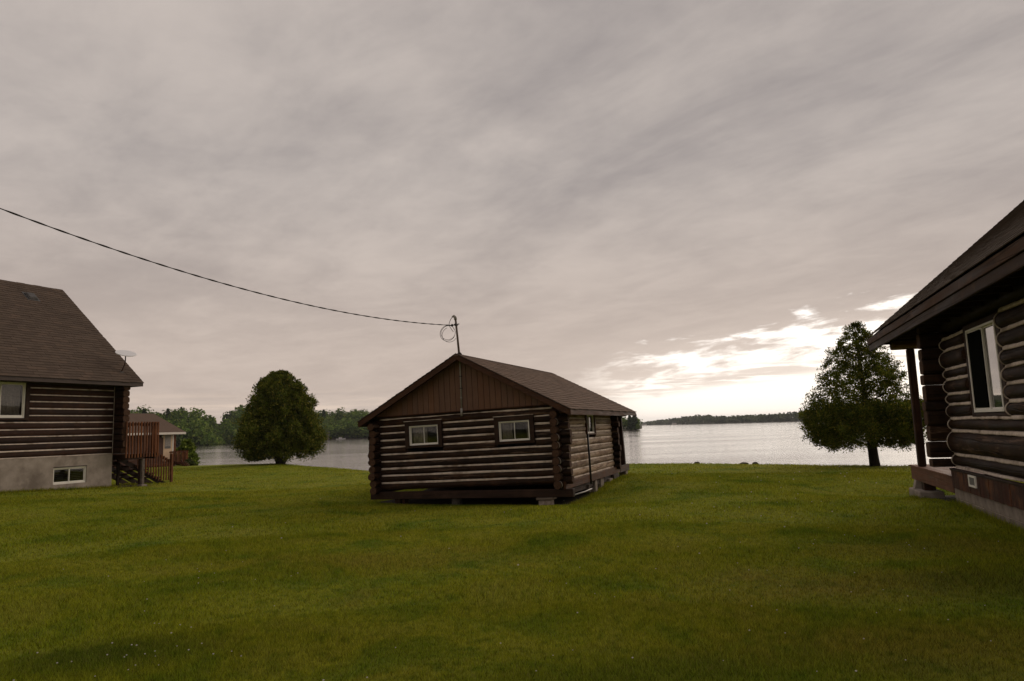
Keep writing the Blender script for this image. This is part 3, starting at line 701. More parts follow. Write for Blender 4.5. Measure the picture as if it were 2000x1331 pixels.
shingles(cabin, RA0 - .04, RA1 + .03, ERB + .035, ERZ, RB, RZ + .012, 'shingles_warm', 300, focus=(1.2, 0.4))
shingles(cabin, RA0 - .04, RA1 + .03, ELB - .035, ELZ, RB, RZ + .012, 'shingles_warm', 0)
k = 0; a = RA0 - .04
while a < RA1:      # ridge caps
    mb = MB(); mb.add([(RB - .11, a, RZ - .022), (RB, a, RZ + .030), (RB + .11, a, RZ - .022), (RB - .11, a + .20, RZ - .034), (RB, a + .20, RZ + .018), (RB + .11, a + .20, RZ - .034),
                       (RB - .11, a, RZ - .04), (RB + .11, a, RZ - .04)], [(0, 1, 4, 3), (1, 2, 5, 4), (0, 6, 7, 2, 1)]); mb.obj('ridge_cap', 'shingles_warm', cabin, False); a += .145
# porch at the lake end
mb = MB(); mb.box(-5.0, 0.06, 5.56, 7.12, 0.30, 0.36)
mb.obj('porch_floor', 'brown_board_X', cabin)
mb = MB(); mb.box(0.0, 0.055, 5.78, 7.12, 0.20, 0.40); bevel(mb.obj('porch_joist', 'brown_board_Y', cabin), .006)
mb = MB(); mb.box(-5.0, 0.0, 7.06, 7.115, 0.19, 0.299); mb.obj('porch_joist', 'brown_board_X', cabin)
for px in (0.0, -2.5, -4.9):
    mb = MB(); mb.beam((px - .07, 6.84, 0.361), (px - .07, 6.78, 1.93), 0.15, 0.15, up=(0, 1, 0)); bevel(mb.obj('post', 'dark_post', cabin), .012)
mb = MB(); mb.box(-5.15, 0.16, 6.70, 6.86, 1.93, 2.06); mb.obj('porch_beam', 'dark_board_X', cabin)
mb = MB(); mb.box(-0.02, 0.01, 6.05, 6.14, 0.36, 1.92); mb.obj('door_casing', 'dark_post', cabin)
# blocks and boards under the cabin
def block(name, x0, x1, y0, y1, z0, z1, mt='concrete_block', bv=.012):
    mb = MB(); mb.box(x0, x1, y0, y1, z0, z1); q = mb.obj(name, mt, cabin); bevel(q, bv); return q
block('footing', -4.52, -4.36, 0.0, 0.2, -0.25, 0.115, 'dark_board_X'); block('footing', -4.30, -4.22, 0.0, 0.2, -0.1, 0.113, 'dark_post')
block('footing', -2.98, -2.76, 0.10, 0.30, -0.22, 0.085, 'rock', .03); block('footing', -0.66, -0.34, -0.02, 0.22, -0.22, -0.01, 'pale_stone', .025)
block('footing', -0.70, -0.28, -0.06, 0.24, -0.008, 0.045, 'grey_wood', .006)
block('footing', -0.16, 0.02, 2.75, 2.98, -0.1, 0.21, 'concrete_block'); block('footing', -0.2, 0.0, 3.45, 3.8, -0.1, 0.21, 'concrete_block')
block('footing', -0.2, 0.04, 4.35, 4.75, -0.1, 0.12, 'concrete_block'); block('footing', -0.22, 0.03, 4.9, 5.5, -0.12, 0.04, 'pale_stone', .03)
block('footing', -0.24, 0.05, 4.85, 5.55, 0.045, 0.212, 'dark_board_X'); block('footing', -0.1, 0.03, 2.10, 2.16, -0.05, 0.14, 'grey_wood', .004)
block('footing', -5.05, -4.8, 4.7, 5.1, -0.12, 0.24); block('footing', -2.6, -2.3, 4.7, 5.1, -0.12, 0.24)
block('footing', -5.0, -4.75, 6.7, 7.0, -0.2, 0.19); block('footing', -0.2, 0.02, 6.7, 7.0, -0.2, 0.19)
mb = MB(); mb.tube([(0.055, 2.20, 1.452), (0.062, 2.19, 0.9), (0.06, 2.17, 0.16)], 0.028, 10); mb.obj('drain_pipe', 'pipe_black', cabin)
mb = MB(); mb.tube([(-0.03, 0.55, 0.015), (0.08, 1.5, 0.03), (0.10, 2.05, 0.05)], 0.018, 8); mb.obj('water_pipe', 'pvc_pipe', cabin)

# mast, weatherhead and conduit
mast = empty('service_mast', (1.107, 16.569, 0.0), CY, CT)
tag(mast, 'tall metal service mast with weatherhead rising through the cabin gable', 'mast')
mb = MB(); mb.tube([(-2.462, -0.10, 3.50), (-2.49, -0.10, 4.05), (-2.518, -0.10, 4.50)], 0.027, 12); mb.obj('mast_pipe', 'mast_brown', mast)
mb = MB(); mb.tube([(-2.462, -0.10, 3.60), (-2.464, -0.10, 3.66)], [.075, .032], 12); mb.obj('flashing', 'drip_edge', mast)
mb = MB(); mb.tube([(-2.518, -0.10, 4.49), (-2.524, -0.10, 4.55), (-2.556, -0.115, 4.585), (-2.60, -0.13, 4.565)], [.036, .040, .036, .020], 10); mb.obj('weatherhead', 'galvanised', mast)
mb = MB(); mb.tube([(-2.60, -0.14, 4.352), (-2.43, -0.08, 4.375)], 0.012, 8); mb.tube([(-2.60, -0.14, 4.325), (-2.60, -0.14, 4.38)], 0.028, 8); mb.box(-2.545, -2.475, -0.142, -0.062, 4.335, 4.385)
mb.obj('clamp', 'drip_edge', mast)
mb = MB(); mb.tube([(-2.462, -0.10, 3.49), (-2.476, -0.06, 3.38), (-2.482, -0.052, 3.2), (-2.496, -0.052, 2.26)], 0.019, 10); mb.obj('conduit', 'galvanised', mast)
mb = MB(); mb.tube([(-2.496, -0.058, 2.27), (-2.499, -0.058, 2.08)], 0.032, 10); mb.tube([(-2.491, -0.054, 2.50), (-2.4915, -0.054, 2.545)], 0.027, 10)
mb.obj('conduit_cap', 'galvanised', mast)
for z_ in (3.05, 2.75): 
    mb = MB(); mb.box(-2.525, -2.445, -0.076, -0.031, z_, z_ + .02); mb.obj('strap', 'drip_edge', mast)
mb = MB()
def loop(cx, cz, rx_, rz_, y, a0_, a1_, off):
    pts = [(cx + rx_ * cos(a), y + off * sin(a * 1.3), cz + rz_ * sin(a)) for a in np.linspace(a0_, a1_, 30)]
    mb.tube(pts, 0.0055, 6)
loop(-2.745, 4.17, .20, .20, -0.13, 0.3, 2 * pi - .35, .02); loop(-2.715, 4.175, .185, .18, -0.16, 0.2, 2 * pi + .15, .03); loop(-2.70, 4.13, .20, .19, -0.11, 1.9, 2 * pi - .6, .02)
mb.tube([(-2.595, -0.13, 4.56), (-2.645, -0.13, 4.50), (-2.685, -0.13, 4.42), (-2.69, -0.13, 4.35), (-2.64, -0.13, 4.27), (-2.58, -.13, 4.18)], 0.007, 6)
mb.obj('wire_loop', 'cable_black', mast)

# overhead cable
R3 = Matrix.Rotation(-CY, 3, 'Z') @ Matrix.Rotation(-CT, 3, 'Y')
end = Vector((1.107, 16.569, 0)) + R3 @ Vector((-2.60, -0.14, 4.352))
st_ = Vector((-8.55, 8.0, 5.55)); st_ = Vector((-7.25, 9, 6.5))
mb = MB(); pts = []
for i in range(121):
    q = i / 120 * 1.0; p = end.lerp(st_, q * 1.25 - 0.0); s_ = q * 1.25
    p = p - Vector((0, 0, 1)) * (3 * 2 * (s_ * 0.5) * (1 - s_ * 0.5)); pts.append(p)
CABLE = pts
cable = MB(); cable.tube(pts, 0.0085, 6)
def helix(ph):
    out_ = []
    for i in range(900):
        q = i / 899 * 120; k_ = min(int(q), 119); p = pts[k_].lerp(pts[k_ + 1], q - k_); d = (pts[k_ + 1] - pts[k_]).normalized()
        a_ = d.cross(Vector((0, 0, 1))).normalized(); b2 = a_.cross(d); an = q * 1.1 + ph
        out_.append(p + (a_ * cos(an) + b2 * sin(an)) * 0.008)
    return out_
cable.tube(helix(0), 0.0055, 5); cable.tube(helix(pi), 0.0055, 5)
q = cable.obj('overhead_cable', 'cable_black'); tag(q, 'black twisted power cable sagging across the sky to the cabin mast', 'cable')

# =================================================================== 2. big log house on the left
LY = radians(24)
house = empty('log_house', (-13.66, 24.0, 0.12), LY)
tag(house, 'tall brown log house on a grey concrete basement with steep shingled roof', 'house')
A0 = -9.0      # near end of the wall, out of frame
mb = MB(); HB = -9.6
# basement wall with an opening for the little window
bwx = (-1.97, -0.885, 0.275, 0.80)
for (x0, x1, y0, y1, z0, z1) in ((-0.25, 0, A0, bwx[0], -0.5, 1.145), (-0.25, 0, bwx[1], 0, -0.5, 1.145), (-0.25, 0, bwx[0], bwx[1], -0.5, bwx[2]), (-0.25, 0, bwx[0], bwx[1], bwx[3], 1.145),
                                 (HB, -0.25, -0.25, 0, -0.5, 1.145), (HB, -0.25, A0, A0 + .25, -0.5, 1.145), (HB, HB + .25, A0 + .25, -0.25, -0.5, 1.145)):
    mb.box(x0, x1, y0, y1, z0, z1)
mb.obj('foundation', 'foundation', house)
window(house, 'y', *bwx, -0.03, fr=0.042, blind=True, split=0.5)
mb = MB(); mb.box(-0.02, 0.012, bwx[0] - .0, bwx[1] + .0, bwx[3] + .001, bwx[3] + .022); mb.obj('window_lintel', 'drip_edge', house)
# log wall: rows between z 1.15 and 3.5 (local z)
LP = 0.2135; zl0 = 1.145
WX = (-4.75, -2.93, 2.355, 3.425)
nrow = 11
for k in range(nrow):
    zc = zl0 + LP * (k + 0.5) + 0.005; inwin = zc + .09 > WX[2] - .05
    segs = [(A0, 0.0)] if not inwin else [(A0, WX[0] - .12), (WX[1] + .12, 0.0)]
    for a0, a1 in segs: log(house, 'hewn_log_Y', 'y', a0, a1, -0.135, zc, 0.135, 0.1035, ex=3.4, wob=0.035)
for k in range(0, nrow + 1):
    zc = zl0 + LP * k + 0.005; inwin = WX[2] - .05 < zc
    if k == 0: zc += 0.012; 
    segs = [(A0, -0.02)] if not inwin else [(A0, WX[0] - .125), (WX[1] + .125, -0.02)]
    for a0, a1 in segs: chink(house, 'y', a0, a1, -0.006, zc + (LP * .0), 0.030 + rnd.uniform(-.004, .016), 1, wob=0.008)
mb = MB(); mb.box(-0.27, -0.01, A0, 0.0, zl0 + LP * nrow + .02, 3.62); mb.obj('wall_plate', 'hewn_log_Y', house)
# cross logs at the far corner, ends project past the wall
for k in range(nrow + 1):
    zc = zl0 + LP * (k + .5) - 0.0
    log(house, 'hewn_log_X', 'x', -1.2, 0.40 + rnd.uniform(0, .07), 0.14, zc, 0.13, 0.112, ex=3.6, wob=0.025)
mb = MB(); mb.box(HB, -1.2, 0.02, 0.26, 1.15, 3.6); mb.box(HB, HB + .25, A0, 0.02, 1.15, 3.6); mb.box(HB, -.28, A0, A0 + .25, 1.15, 3.6); mb.obj('wall', 'hewn_log_X', house)
mb = MB(); mb.box(0.002, 0.008, -0.014, -0.002, 1.15, 3.5); mb.obj('corner_bead', 'chinking', house)
window(house, 'y', *WX, 0.0, trim=(0.12, 0.03), cas='dark_board_', fr=0.045, glass='window_glass', split=0.62, curtain=[(0.63, 0.97)])
mb = MB(); wbox(mb, 'y', -3.55, -3.02, -0.14, -0.11, 3.02, 3.36); mb.obj('roller_blind', 'curtain_cloth', house)
# roof
HEB, HEZ, HRB, HRZ, HA0, HA1 = 0.60, 3.535, -3.92, 7.31, A0 - .5, 0.575
HXB = 2 * HRB - HEB
roof_slab(house, HA0, HA1, [(HEB, HEZ), (HRB, HRZ), (HXB, HEZ)], 0.04)
mb = MB(); mb.box(HEB + .002, HEB + .028, HA0, HA1 + .02, HEZ - .115, HEZ - .012); mb.obj('fascia', 'fascia_brown', house)
mb = MB(); mb.box(HEB - .0, HEB + .04, HA0, HA1 + .03, HEZ - .010, HEZ + .006); mb.obj('drip_edge', 'drip_edge', house)
mb = MB(); mb.box(0.0, HEB, HA0, HA1, HEZ - .115, HEZ - .095); mb.obj('soffit', 'soffit', house)
for s_ in (1, -1):
    b0 = HEB if s_ > 0 else HXB
    mb = MB(); mb.prism([(b0, HEZ - .10), (HRB, HRZ - .14), (HRB, HRZ), (b0, HEZ + .0)], 1, HA1 + .002, HA1 + .028); mb.obj('rake_board', 'fascia_brown', house)
mb = MB(); mb.prism([(HXB + .6, 3.6), (0.0, 3.6), (HRB, HRZ - .08)], 1, 0.05, 0.09); mb.obj('gable_wall', 'gable_board', house)
mb = MB(); mb.prism([(HXB + .6, 3.6), (0.0, 3.6), (HRB, HRZ - .08)], 1, A0 + .05, A0 + .09); mb.obj('gable_wall', 'gable_board', house)
shingles(house, HA0, HA1 + .03, HEB + .045, HEZ + .004, HRB, HRZ + .01, 'shingles', 300, focus=(-1.2, 1.1))
mb = MB(); mb.prism([(HXB, HEZ + .004), (HRB, HRZ + .004), (HRB, HRZ + .014), (HXB, HEZ + .014)], 1, HA0, HA1 + .03); mb.obj('rear_slope', 'shingles', house)
a = HA0
while a < HA1 - .05:
    mb = MB(); mb.add([(HRB - .09, a + .2, HRZ - .045), (HRB, a + .2, HRZ + .034), (HRB + .10, a + .2, HRZ - .047), (HRB - .09, a, HRZ - .06), (HRB, a, HRZ + .022), (HRB + .10, a, HRZ - .06)],
                      [(0, 1, 4, 3), (1, 2, 5, 4)]); mb.obj('ridge_cap', 'shingles', house, False); a += .17
# roof vent (low box) near the ridge
slope = math.atan2(HRZ - HEZ, HEB - HRB)
vr = empty('roof_vent', (-3.22, -0.98, 6.745), 0); vr.parent = house; vr.rotation_euler = (0, slope, 0)
mb = MB(); mb.add([(-.20, -.17, .02), (.20, -.17, .02), (.20, .17, .02), (-.20, .17, .02), (-.13, -.13, .10), (.15, -.13, .10), (.15, .13, .10), (-.13, .13, .10)],
                  [(3, 2, 1, 0), (4, 5, 6, 7), (0, 1, 5, 4), (1, 2, 6, 5), (2, 3, 7, 6), (3, 0, 4, 7)]); bevel(mb.obj('vent_hood', 'vent_grey', vr), .015)
mb = MB(); mb.box(-.26, .26, -.22, .22, .012, .02); mb.obj('vent_flange', 'vent_grey', vr)

# satellite dish
dish = empty('satellite_dish', (-13.66, 24.0, 0.12), LY); tag(dish, 'flat white oval satellite dish on a bent pole above the roof edge', 'satellite dish')
zr = lambda b_: HEZ + (HEB - b_) * (HRZ - HEZ) / (HEB - HRB)
bb, aa = 0.18, 0.08
mb = MB(); mb.tube([(bb, aa, zr(bb) + .01), (bb + .03, aa + .01, zr(bb) + .10), (bb + .10, aa + .045, zr(bb) + .27), (bb + .115, aa + .055, zr(bb) + .38), (bb + .118, aa + .056, zr(bb) + .66)], 0.019, 8); mb.obj('pole', 'dark_post', dish)
mb = MB(); mb.box(bb - .09, bb + .05, aa - .06, aa + .06, zr(bb) - .02, zr(bb) + .05); mb.obj('mount_foot', 'vent_grey', dish)
v = []; fs = []; n = 28; cz = zr(bb) + .68
dm = Vector((.42, -.15, 1)).to_track_quat('Z', 'Y').to_matrix().to_4x4(); cc = Vector((bb + .125, aa + .06, cz))
for zz_, k_ in ((-.02, .90), (-.012, 1.0), (.006, 1.0), (.012, .985)):
    for i in range(n):
        a_ = 2 * pi * i / n; v.append(cc + dm @ Vector((0.33 * k_ * cos(a_), 0.33 * k_ * sin(a_), zz_)))
for q_ in range(3):
    for i in range(n): fs.append((q_ * n + i, q_ * n + (i + 1) % n, (q_ + 1) * n + (i + 1) % n, (q_ + 1) * n + i))
fs += [tuple(range(n)), tuple(range(3 * n, 4 * n))]
mb = MB(); mb.add(v, fs); mb.obj('reflector', 'dish_white', dish)

# deck and stairs at its far gable
deck = empty('timber_deck', (-13.66, 24.0, 0.12), LY); tag(deck, 'raised red brown deck with close balusters behind the log house', 'deck')
DZ = 1.12
mb = MB(); mb.box(0.37, 0.43, 0.27, 0.90, DZ - .19, DZ - .03); mb.box(-1.6, 0.37, 0.27, 0.33, DZ - .19, DZ - .03); mb.box(-1.6, 0.37, 1.34, 1.40, DZ - .19, DZ - .03); mb.box(0.37, 0.43, 0.90, 1.40, DZ - .10, DZ - .03)
mb.obj('joist', 'dark_board_Y', deck)
for i in range(8):
    y0 = 0.27 + i * 0.142; mb = MB(); mb.box(-1.62, 0.45, y0, y0 + .135, DZ - .028, DZ + .006 + rnd.uniform(-.002, .002)); mb.obj('deck_board', 'red_wood_X', deck)
bal = MB(); bal.box(-.019, .019, -.019, .019, -.13, 1.09); balm = bal.fix(bal.mesh('baluster', 'red_wood_Z'))
y = -0.20
k = 0
y = 0.12
for i in range(12):
    yy = 0.15 + i * 0.112
    inst(balm, 'baluster', deck, (0.472, yy, DZ + rnd.uniform(-.01, .005)), (0, 0, rnd.uniform(-.03, .03)))
for i in range(16): inst(balm, 'baluster', deck, (0.33 - i * .115, 1.425, DZ)) if i < 6 else None
mb = MB(); mb.box(0.415, 0.452, 0.10, 1.42, DZ + .95, DZ + 1.045); mb.obj('rail', 'red_wood_Y', deck)
mb = MB(); mb.box(-.35, 0.41, 1.37, 1.405, DZ + .95, DZ + 1.045); mb.obj('rail', 'red_wood_X', deck)
mb = MB(); mb.box(0.34, 0.43, 0.82, 0.91, 0.06, DZ - .19); mb.obj('post', 'grey_wood', deck)
mb = MB(); mb.box(0.24, 0.31, 0.80, 0.87, 0.06, DZ - .19); mb.obj('post', 'dark_post', deck)
mb = MB(); mb.box(0.28, 0.50, 0.76, 0.98, -.1, 0.06); bevel(mb.obj('footing', 'concrete_block', deck), .01)
mb = MB(); mb.box(-1.5, -1.42, 1.28, 1.36, -.1, DZ - .19); mb.obj('post', 'dark_post', deck)
stairs = empty('timber_stairs', (-13.66, 24.0, 0.12), LY); tag(stairs, 'open wooden stairs with sloping baluster rail coming down from the deck', 'stairs')
SX0, SX1 = -3.2, -1.02
def sl(a): return .185 + (2.61 - a) * .57
for i in range(6):
    a = 1.10 + i * 0.285; z_ = sl(a + .1) - .02
    mb = MB(); mb.box(SX0, SX1, a, a + .26, z_ - .012, z_ + .038); mb.obj('tread', 'red_wood_X', stairs)
for xs in (SX0 + .08, -2.45, -1.75, SX1 - .06):
    mb = MB(); mb.beam((xs, 1.05, sl(1.05) - .10), (xs, 3.0, sl(3.0) - .10), .045, .17); mb.obj('stringer', 'dark_board_Y', stairs)
for i in range(14):
    a = 1.75 + i * 0.112; zt = min(sl(a) + .92, 1.17); zb = sl(a) - .12
    if a > 2.75: zb = max(zb - .05, 0.03)
    mb = MB(); mb.box(SX1 + .01, SX1 + .048, a - .019, a + .019, zb, zt); mb.obj('baluster', 'red_wood_Z', stairs)
mb = MB(); mb.beam((SX1 - .02, 2.2, sl(2.2) + .84), (SX1 - .02, 3.22, sl(3.22) + .86), .035, .09); mb.obj('rail', 'red_wood_Y', stairs)
mb = MB(); mb.box(SX1 + .0, SX1 + .08, 3.16, 3.24, -.05, 1.02); mb.obj('newel_post', 'red_wood_Z', stairs)

# =================================================================== 3. log cabin cut by the right edge
RY = radians(18)
rc = empty('log_lodge', (8.031, 13.159, 0.0), RY)
tag(rc, 'near log building with thick dark logs, deep eaves and porch at right edge', 'cabin')
N0 = -9.5
# foundation: two visible courses of blocks
bl = MB(); bl.box(-.0, .19, .004, .392, 0, .192); blm = bl.fix(bl.mesh('block', 'concrete_block'))
for c in range(3):
    z_ = -0.085 - 0.2 + c * 0.2; y = -0.40 if c % 2 else -0.2
    if c % 2 == 0:
        q = MB(); q.box(0, .19, -.196, 0, z_, z_ + .192); bevel(q.obj('block', 'concrete_block', rc), .006)
    while y > N0:
        o = inst(blm, 'block', rc, (rnd.uniform(-.002, .002), y - (0.0 if c % 2 else .2), z_)); bevel(o, .006); y -= .4
mb = MB(); mb.box(.012, .20, N0, -0.01, -.3, .31); mb.obj('mortar', 'chinking', rc)
mb = MB(); mb.box(.205, 7, -.2, -.0, -.3, .31); mb.obj('foundation_return', 'concrete_block', rc)
# vertical skirting boards
y = 0.0
while y > N0:
    w = rnd.choice((.14, .185, .15)); o_ = rnd.uniform(0, .005)
    if not (y - w < -1.10 and y > -1.55) or True:
        mb = MB(); mb.box(-.022 - o_, .0 - o_, y - w + .003, y - .003, .305 + rnd.uniform(-.006, .006), .625); mb.obj('skirt_board', 'skirt_board', rc)
    y -= w
mb = MB(); mb.box(0.001, .03, N0, 0, .30, .62); mb.obj('skirt_backing', 'soffit', rc)
mb = MB(); mb.box(-.045, .05, N0, .012, .628, .662); bevel(mb.obj('skirt_cap', 'dark_board_Y', rc), .006)
# crawl space vent
vx = (-1.50, -1.12, .425, .63)
mb = MB(); f_ = .035
for (s0, s1, z0, z1) in ((vx[0], vx[0] + f_, vx[2], vx[3] - .01), (vx[1] - f_, vx[1], vx[2], vx[3] - .01), (vx[0] + f_, vx[1] - f_, vx[3] - f_ - .01, vx[3] - .01), (vx[0] + f_, vx[1] - f_, vx[2], vx[2] + f_)):
    wbox(mb, 'n', s0, s1, .0, .052, z0, z1)
vent = mb.obj('crawl_vent', 'vinyl_white', rc); bevel(vent, .003)
mb = MB(); wbox(mb, 'n', vx[0] + f_, vx[1] - f_, .0, .040, vx[2] + f_, vx[3] - f_ - .01); mb.obj('vent_screen', 'screen_grey', vent)
# wall logs
RW = (-2.97, -1.56, 1.66, 3.02)
tl, tr_ = RW[1] + .17, RW[0] - .17
full = [(.695, .925), (.925, 1.345), (1.345, 1.575)]
left = [(1.575, 1.825), (1.825, 2.015), (2.015, 2.29), (2.29, 2.475), (2.475, 2.815), (2.815, 3.04)]
right = [(1.575, 1.81), (1.81, 2.06), (2.06, 2.31), (2.31, 2.565), (2.565, 2.835), (2.835, 3.12)]
def biglog(a0, a1, z0, z1):
    hgt = z1 - z0; gap = .036
    o = log(rc, 'big_log_Y', 'y', a0, a1, .17, (z0 + z1) / 2, (.150 + min(.05, (hgt - .2) * .22)), hgt / 2 - gap * .36, ex=2.5, wob=0.08, n=22)
for z0, z1 in full: biglog(N0, -.0, z0, z1)
for z0, z1 in left: biglog(tl, -.0, z0, z1)
for z0, z1 in right: biglog(N0, tr_, z0, z1)
biglog(N0, -.0, 3.14, 3.46)
for zc in [.69] + [p[1] for p in full]:
    chink(rc, 'y', N0, -.01, .050, zc, .064 if zc > .7 else .045, -1, wob=.02)
for z0, z1 in left: chink(rc, 'y', tl + .004, -.01, .052, z1, .058, -1, wob=.02)
for z0, z1 in right: chink(rc, 'y', N0, tr_ - .004, .052, z1, .062, -1, wob=.02)
# caulk beads that trace the round log ends at the corner and at the window opening
def bead(a, z0, z1, sgn, ry_):
    pts = []
    for q in np.linspace(-1.35, 1.35, 13):
        pts.append((.17 - (ry_ + .006) * cos(q) ** .9 if cos(q) > 0 else .17, a, (z0 + z1) / 2 + (z1 - z0) * .49 * sin(q) / sin(1.35)))
    mb = MB(); mb.tube(pts, .010, 6); mb.obj('caulk_bead', 'chinking', rc)
for z0, z1 in full + left: bead(.004, z0, z1, 1, .150 + min(.05, (z1 - z0 - .2) * .22))
for z0, z1 in right: bead(tr_ + .004, z0, z1, 1, .150 + min(.05, (z1 - z0 - .2) * .22))
# cross logs at the corner run out over the porch
cz_ = [.665, .836, 1.155, 1.447, 1.72, 1.892, 2.199, 2.416, 2.68, 2.892, 3.211, 3.46]
for z0, z1 in zip(cz_[:-1], cz_[1:]):
    log(rc, 'big_log_X', 'x', -.305 + rnd.uniform(-.022, .022), 4.5, .165, (z0 + z1) / 2, .15, (z1 - z0) / 2 + .006 - (.016 if min(abs(z1 - q_) for q_ in (3.211, 2.416, 1.155, .836)) < .01 else 0), ex=4.5, wob=0.02, n=24)
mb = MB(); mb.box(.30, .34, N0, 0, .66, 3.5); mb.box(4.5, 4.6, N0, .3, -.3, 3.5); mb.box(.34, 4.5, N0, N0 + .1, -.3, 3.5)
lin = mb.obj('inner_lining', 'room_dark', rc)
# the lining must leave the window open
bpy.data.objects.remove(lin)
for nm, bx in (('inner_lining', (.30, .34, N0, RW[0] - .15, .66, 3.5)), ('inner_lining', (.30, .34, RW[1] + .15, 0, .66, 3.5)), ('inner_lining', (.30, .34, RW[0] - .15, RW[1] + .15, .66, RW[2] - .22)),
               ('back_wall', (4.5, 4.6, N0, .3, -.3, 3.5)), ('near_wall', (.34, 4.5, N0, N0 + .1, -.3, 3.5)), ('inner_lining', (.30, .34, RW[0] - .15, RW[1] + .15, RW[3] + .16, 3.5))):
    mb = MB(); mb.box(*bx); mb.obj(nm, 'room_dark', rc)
mb = MB()
for (s0, s1, z0, z1) in ((RW[0] - .165, RW[0] - .002, RW[2] - .07, RW[3] + .09), (RW[1] + .002, RW[1] + .165, RW[2] - .07, RW[3] + .09)):
    mb.box(.045, .29, s0, s1, z0, z1)
mb.box(.047, .29, RW[0] - .002, RW[1] + .002, RW[3] + .002, RW[3] + .09); mb.box(.047, .29, RW[0] - .002, RW[1] + .002, RW[2] - .07, RW[2] - .002)
bevel(mb.obj('window_buck', 'dark_board_Y', rc), .006)
window(rc, 'n', *RW, -.035, fr=0.036, glass='double_glass', split=0.47, dark_first=False)
# the far sash has an insect screen in front, the near one is bare
mb = MB(); wbox(mb, 'n', RW[0] + (RW[1] - RW[0]) * .50, RW[1] - .06, -.046, -.043, RW[2] + .075, RW[3] - .06); mb.obj('insect_screen', 'screen_dark', rc)
# eave: double fascia, soffit, roof
QB, QZ, QA1 = -.60, 3.50, 3.55
pit = radians(40); QR = QB + 5.2; QRZ = QZ + 5.2 * tan(pit)
roof_slab(rc, N0 - .6, QA1, [(QB, QZ), (QR, QRZ), (QR + 5.2, QZ)], .04)
mb = MB(); mb.box(QB - .045, QB - .004, N0 - .6, QA1 + .03, QZ - .155, QZ - .012); bevel(mb.obj('fascia', 'eave_board_Y', rc), .006)
mb = MB(); mb.box(QB - .018, QB + .03, N0 - .6, QA1 + .002, QZ - .305, QZ - .158); bevel(mb.obj('lower_fascia', 'eave_board_Y', rc), .006)
mb = MB(); mb.box(QB + .03, .20, N0 - .6, QA1, QZ - .10, QZ - .08); mb.obj('soffit', 'soffit', rc)
mb = MB(); mb.prism([(QB, QZ - .16), (QR, QRZ - .16), (QR, QRZ), (QB, QZ)], 1, QA1 + .004, QA1 + .03); mb.obj('rake_board', 'brown_board_X', rc)
y = N0
while y < 3.3:
    mb = MB(); mb.box(QB + .03, .1, y, y + .05, QZ - .24, QZ - .102); mb.obj('rafter_tail', 'dark_board_X', rc); y += .61
shingles(rc, N0 - .6, QA1 + .05, QB - .06, QZ + .003, QR, QRZ + .01, 'shingles', 300, focus=(-1.5, 0.2))
mb = MB(); mb.prism([(QR, QRZ + .004), (QR + 5.2, QZ + .004), (QR + 5.2, QZ + .014), (QR, QRZ + .014)], 1, N0 - .6, QA1); mb.obj('rear_slope', 'shingles', rc)
mb = MB(); mb.prism([(0.2, 3.47), (QR + 4.8, 3.47), (QR, QRZ - .15)], 1, .12, .16); mb.obj('gable_wall', 'gable_board', rc)
# porch
for i in range(13):
    x0 = -.03 + i * .145; mb = MB(); mb.box(x0, x0 + .139, .30, 3.50, .487, .522 + rnd.uniform(-.002, .002)); mb.obj('deck_board', 'deck_joist', rc)
mb = MB(); mb.box(1.86, 4.5, .30, 3.50, .487, .522); mb.obj('porch_floor', 'deck_joist', rc)
mb = MB(); mb.box(-.010, .032, .012, 3.46, .205, .485); bevel(mb.obj('rim_joist', 'deck_joist', rc), .005)
mb = MB(); mb.box(-.035, .10, .012, .298, .487, .520); mb.obj('deck_board', 'deck_joist', rc)
mb = MB(); mb.box(.034, 4.5, 3.42, 3.46, .205, .485); mb.obj('rim_joist', 'red_wood_X', rc)
for x_ in (.0, 2.2, 4.2):
    mb = MB(); mb.box(x_, x_ + .155, 2.66, 2.815, .524, 3.13); bevel(mb.obj('post', 'dark_post', rc), .02)
log(rc, 'big_log_Y', 'y', .32, 3.25, .16, 3.40, .09, .085, wob=.03, name='plate_log')
log(rc, 'weathered_log_X', 'x', -.30, 4.4, 2.76, 3.235, .115, .11, wob=.03, name='tie_log')
for x_ in (0.02, 2.2, 4.1):
    mb = MB(); mb.box(x_ + .02, x_ + .24, 2.55, 2.80, .02, .204); mb.obj('pier_post', 'dark_post', rc)
    mb = MB(); mb.add([(x_ - .07, 3.05, .021), (x_ + .10, 3.05, .021), (x_ + .10, 3.25, .021), (x_ - .07, 3.25, .021), (x_ - .03, 3.02, .204), (x_ + .12, 3.02, .204), (x_ + .12, 3.22, .204), (x_ - .03, 3.22, .204)],
                      [(3, 2, 1, 0), (4, 5, 6, 7), (0, 1, 5, 4), (1, 2, 6, 5), (2, 3, 7, 6), (3, 0, 4, 7)]); mb.obj('pier_post', 'foundation', rc)
    mb = MB(); mb.box(x_ - .14, x_ + .34, 2.30, 3.34, -.45, .018); bevel(mb.obj('pier_block', 'foundation', rc), .02)

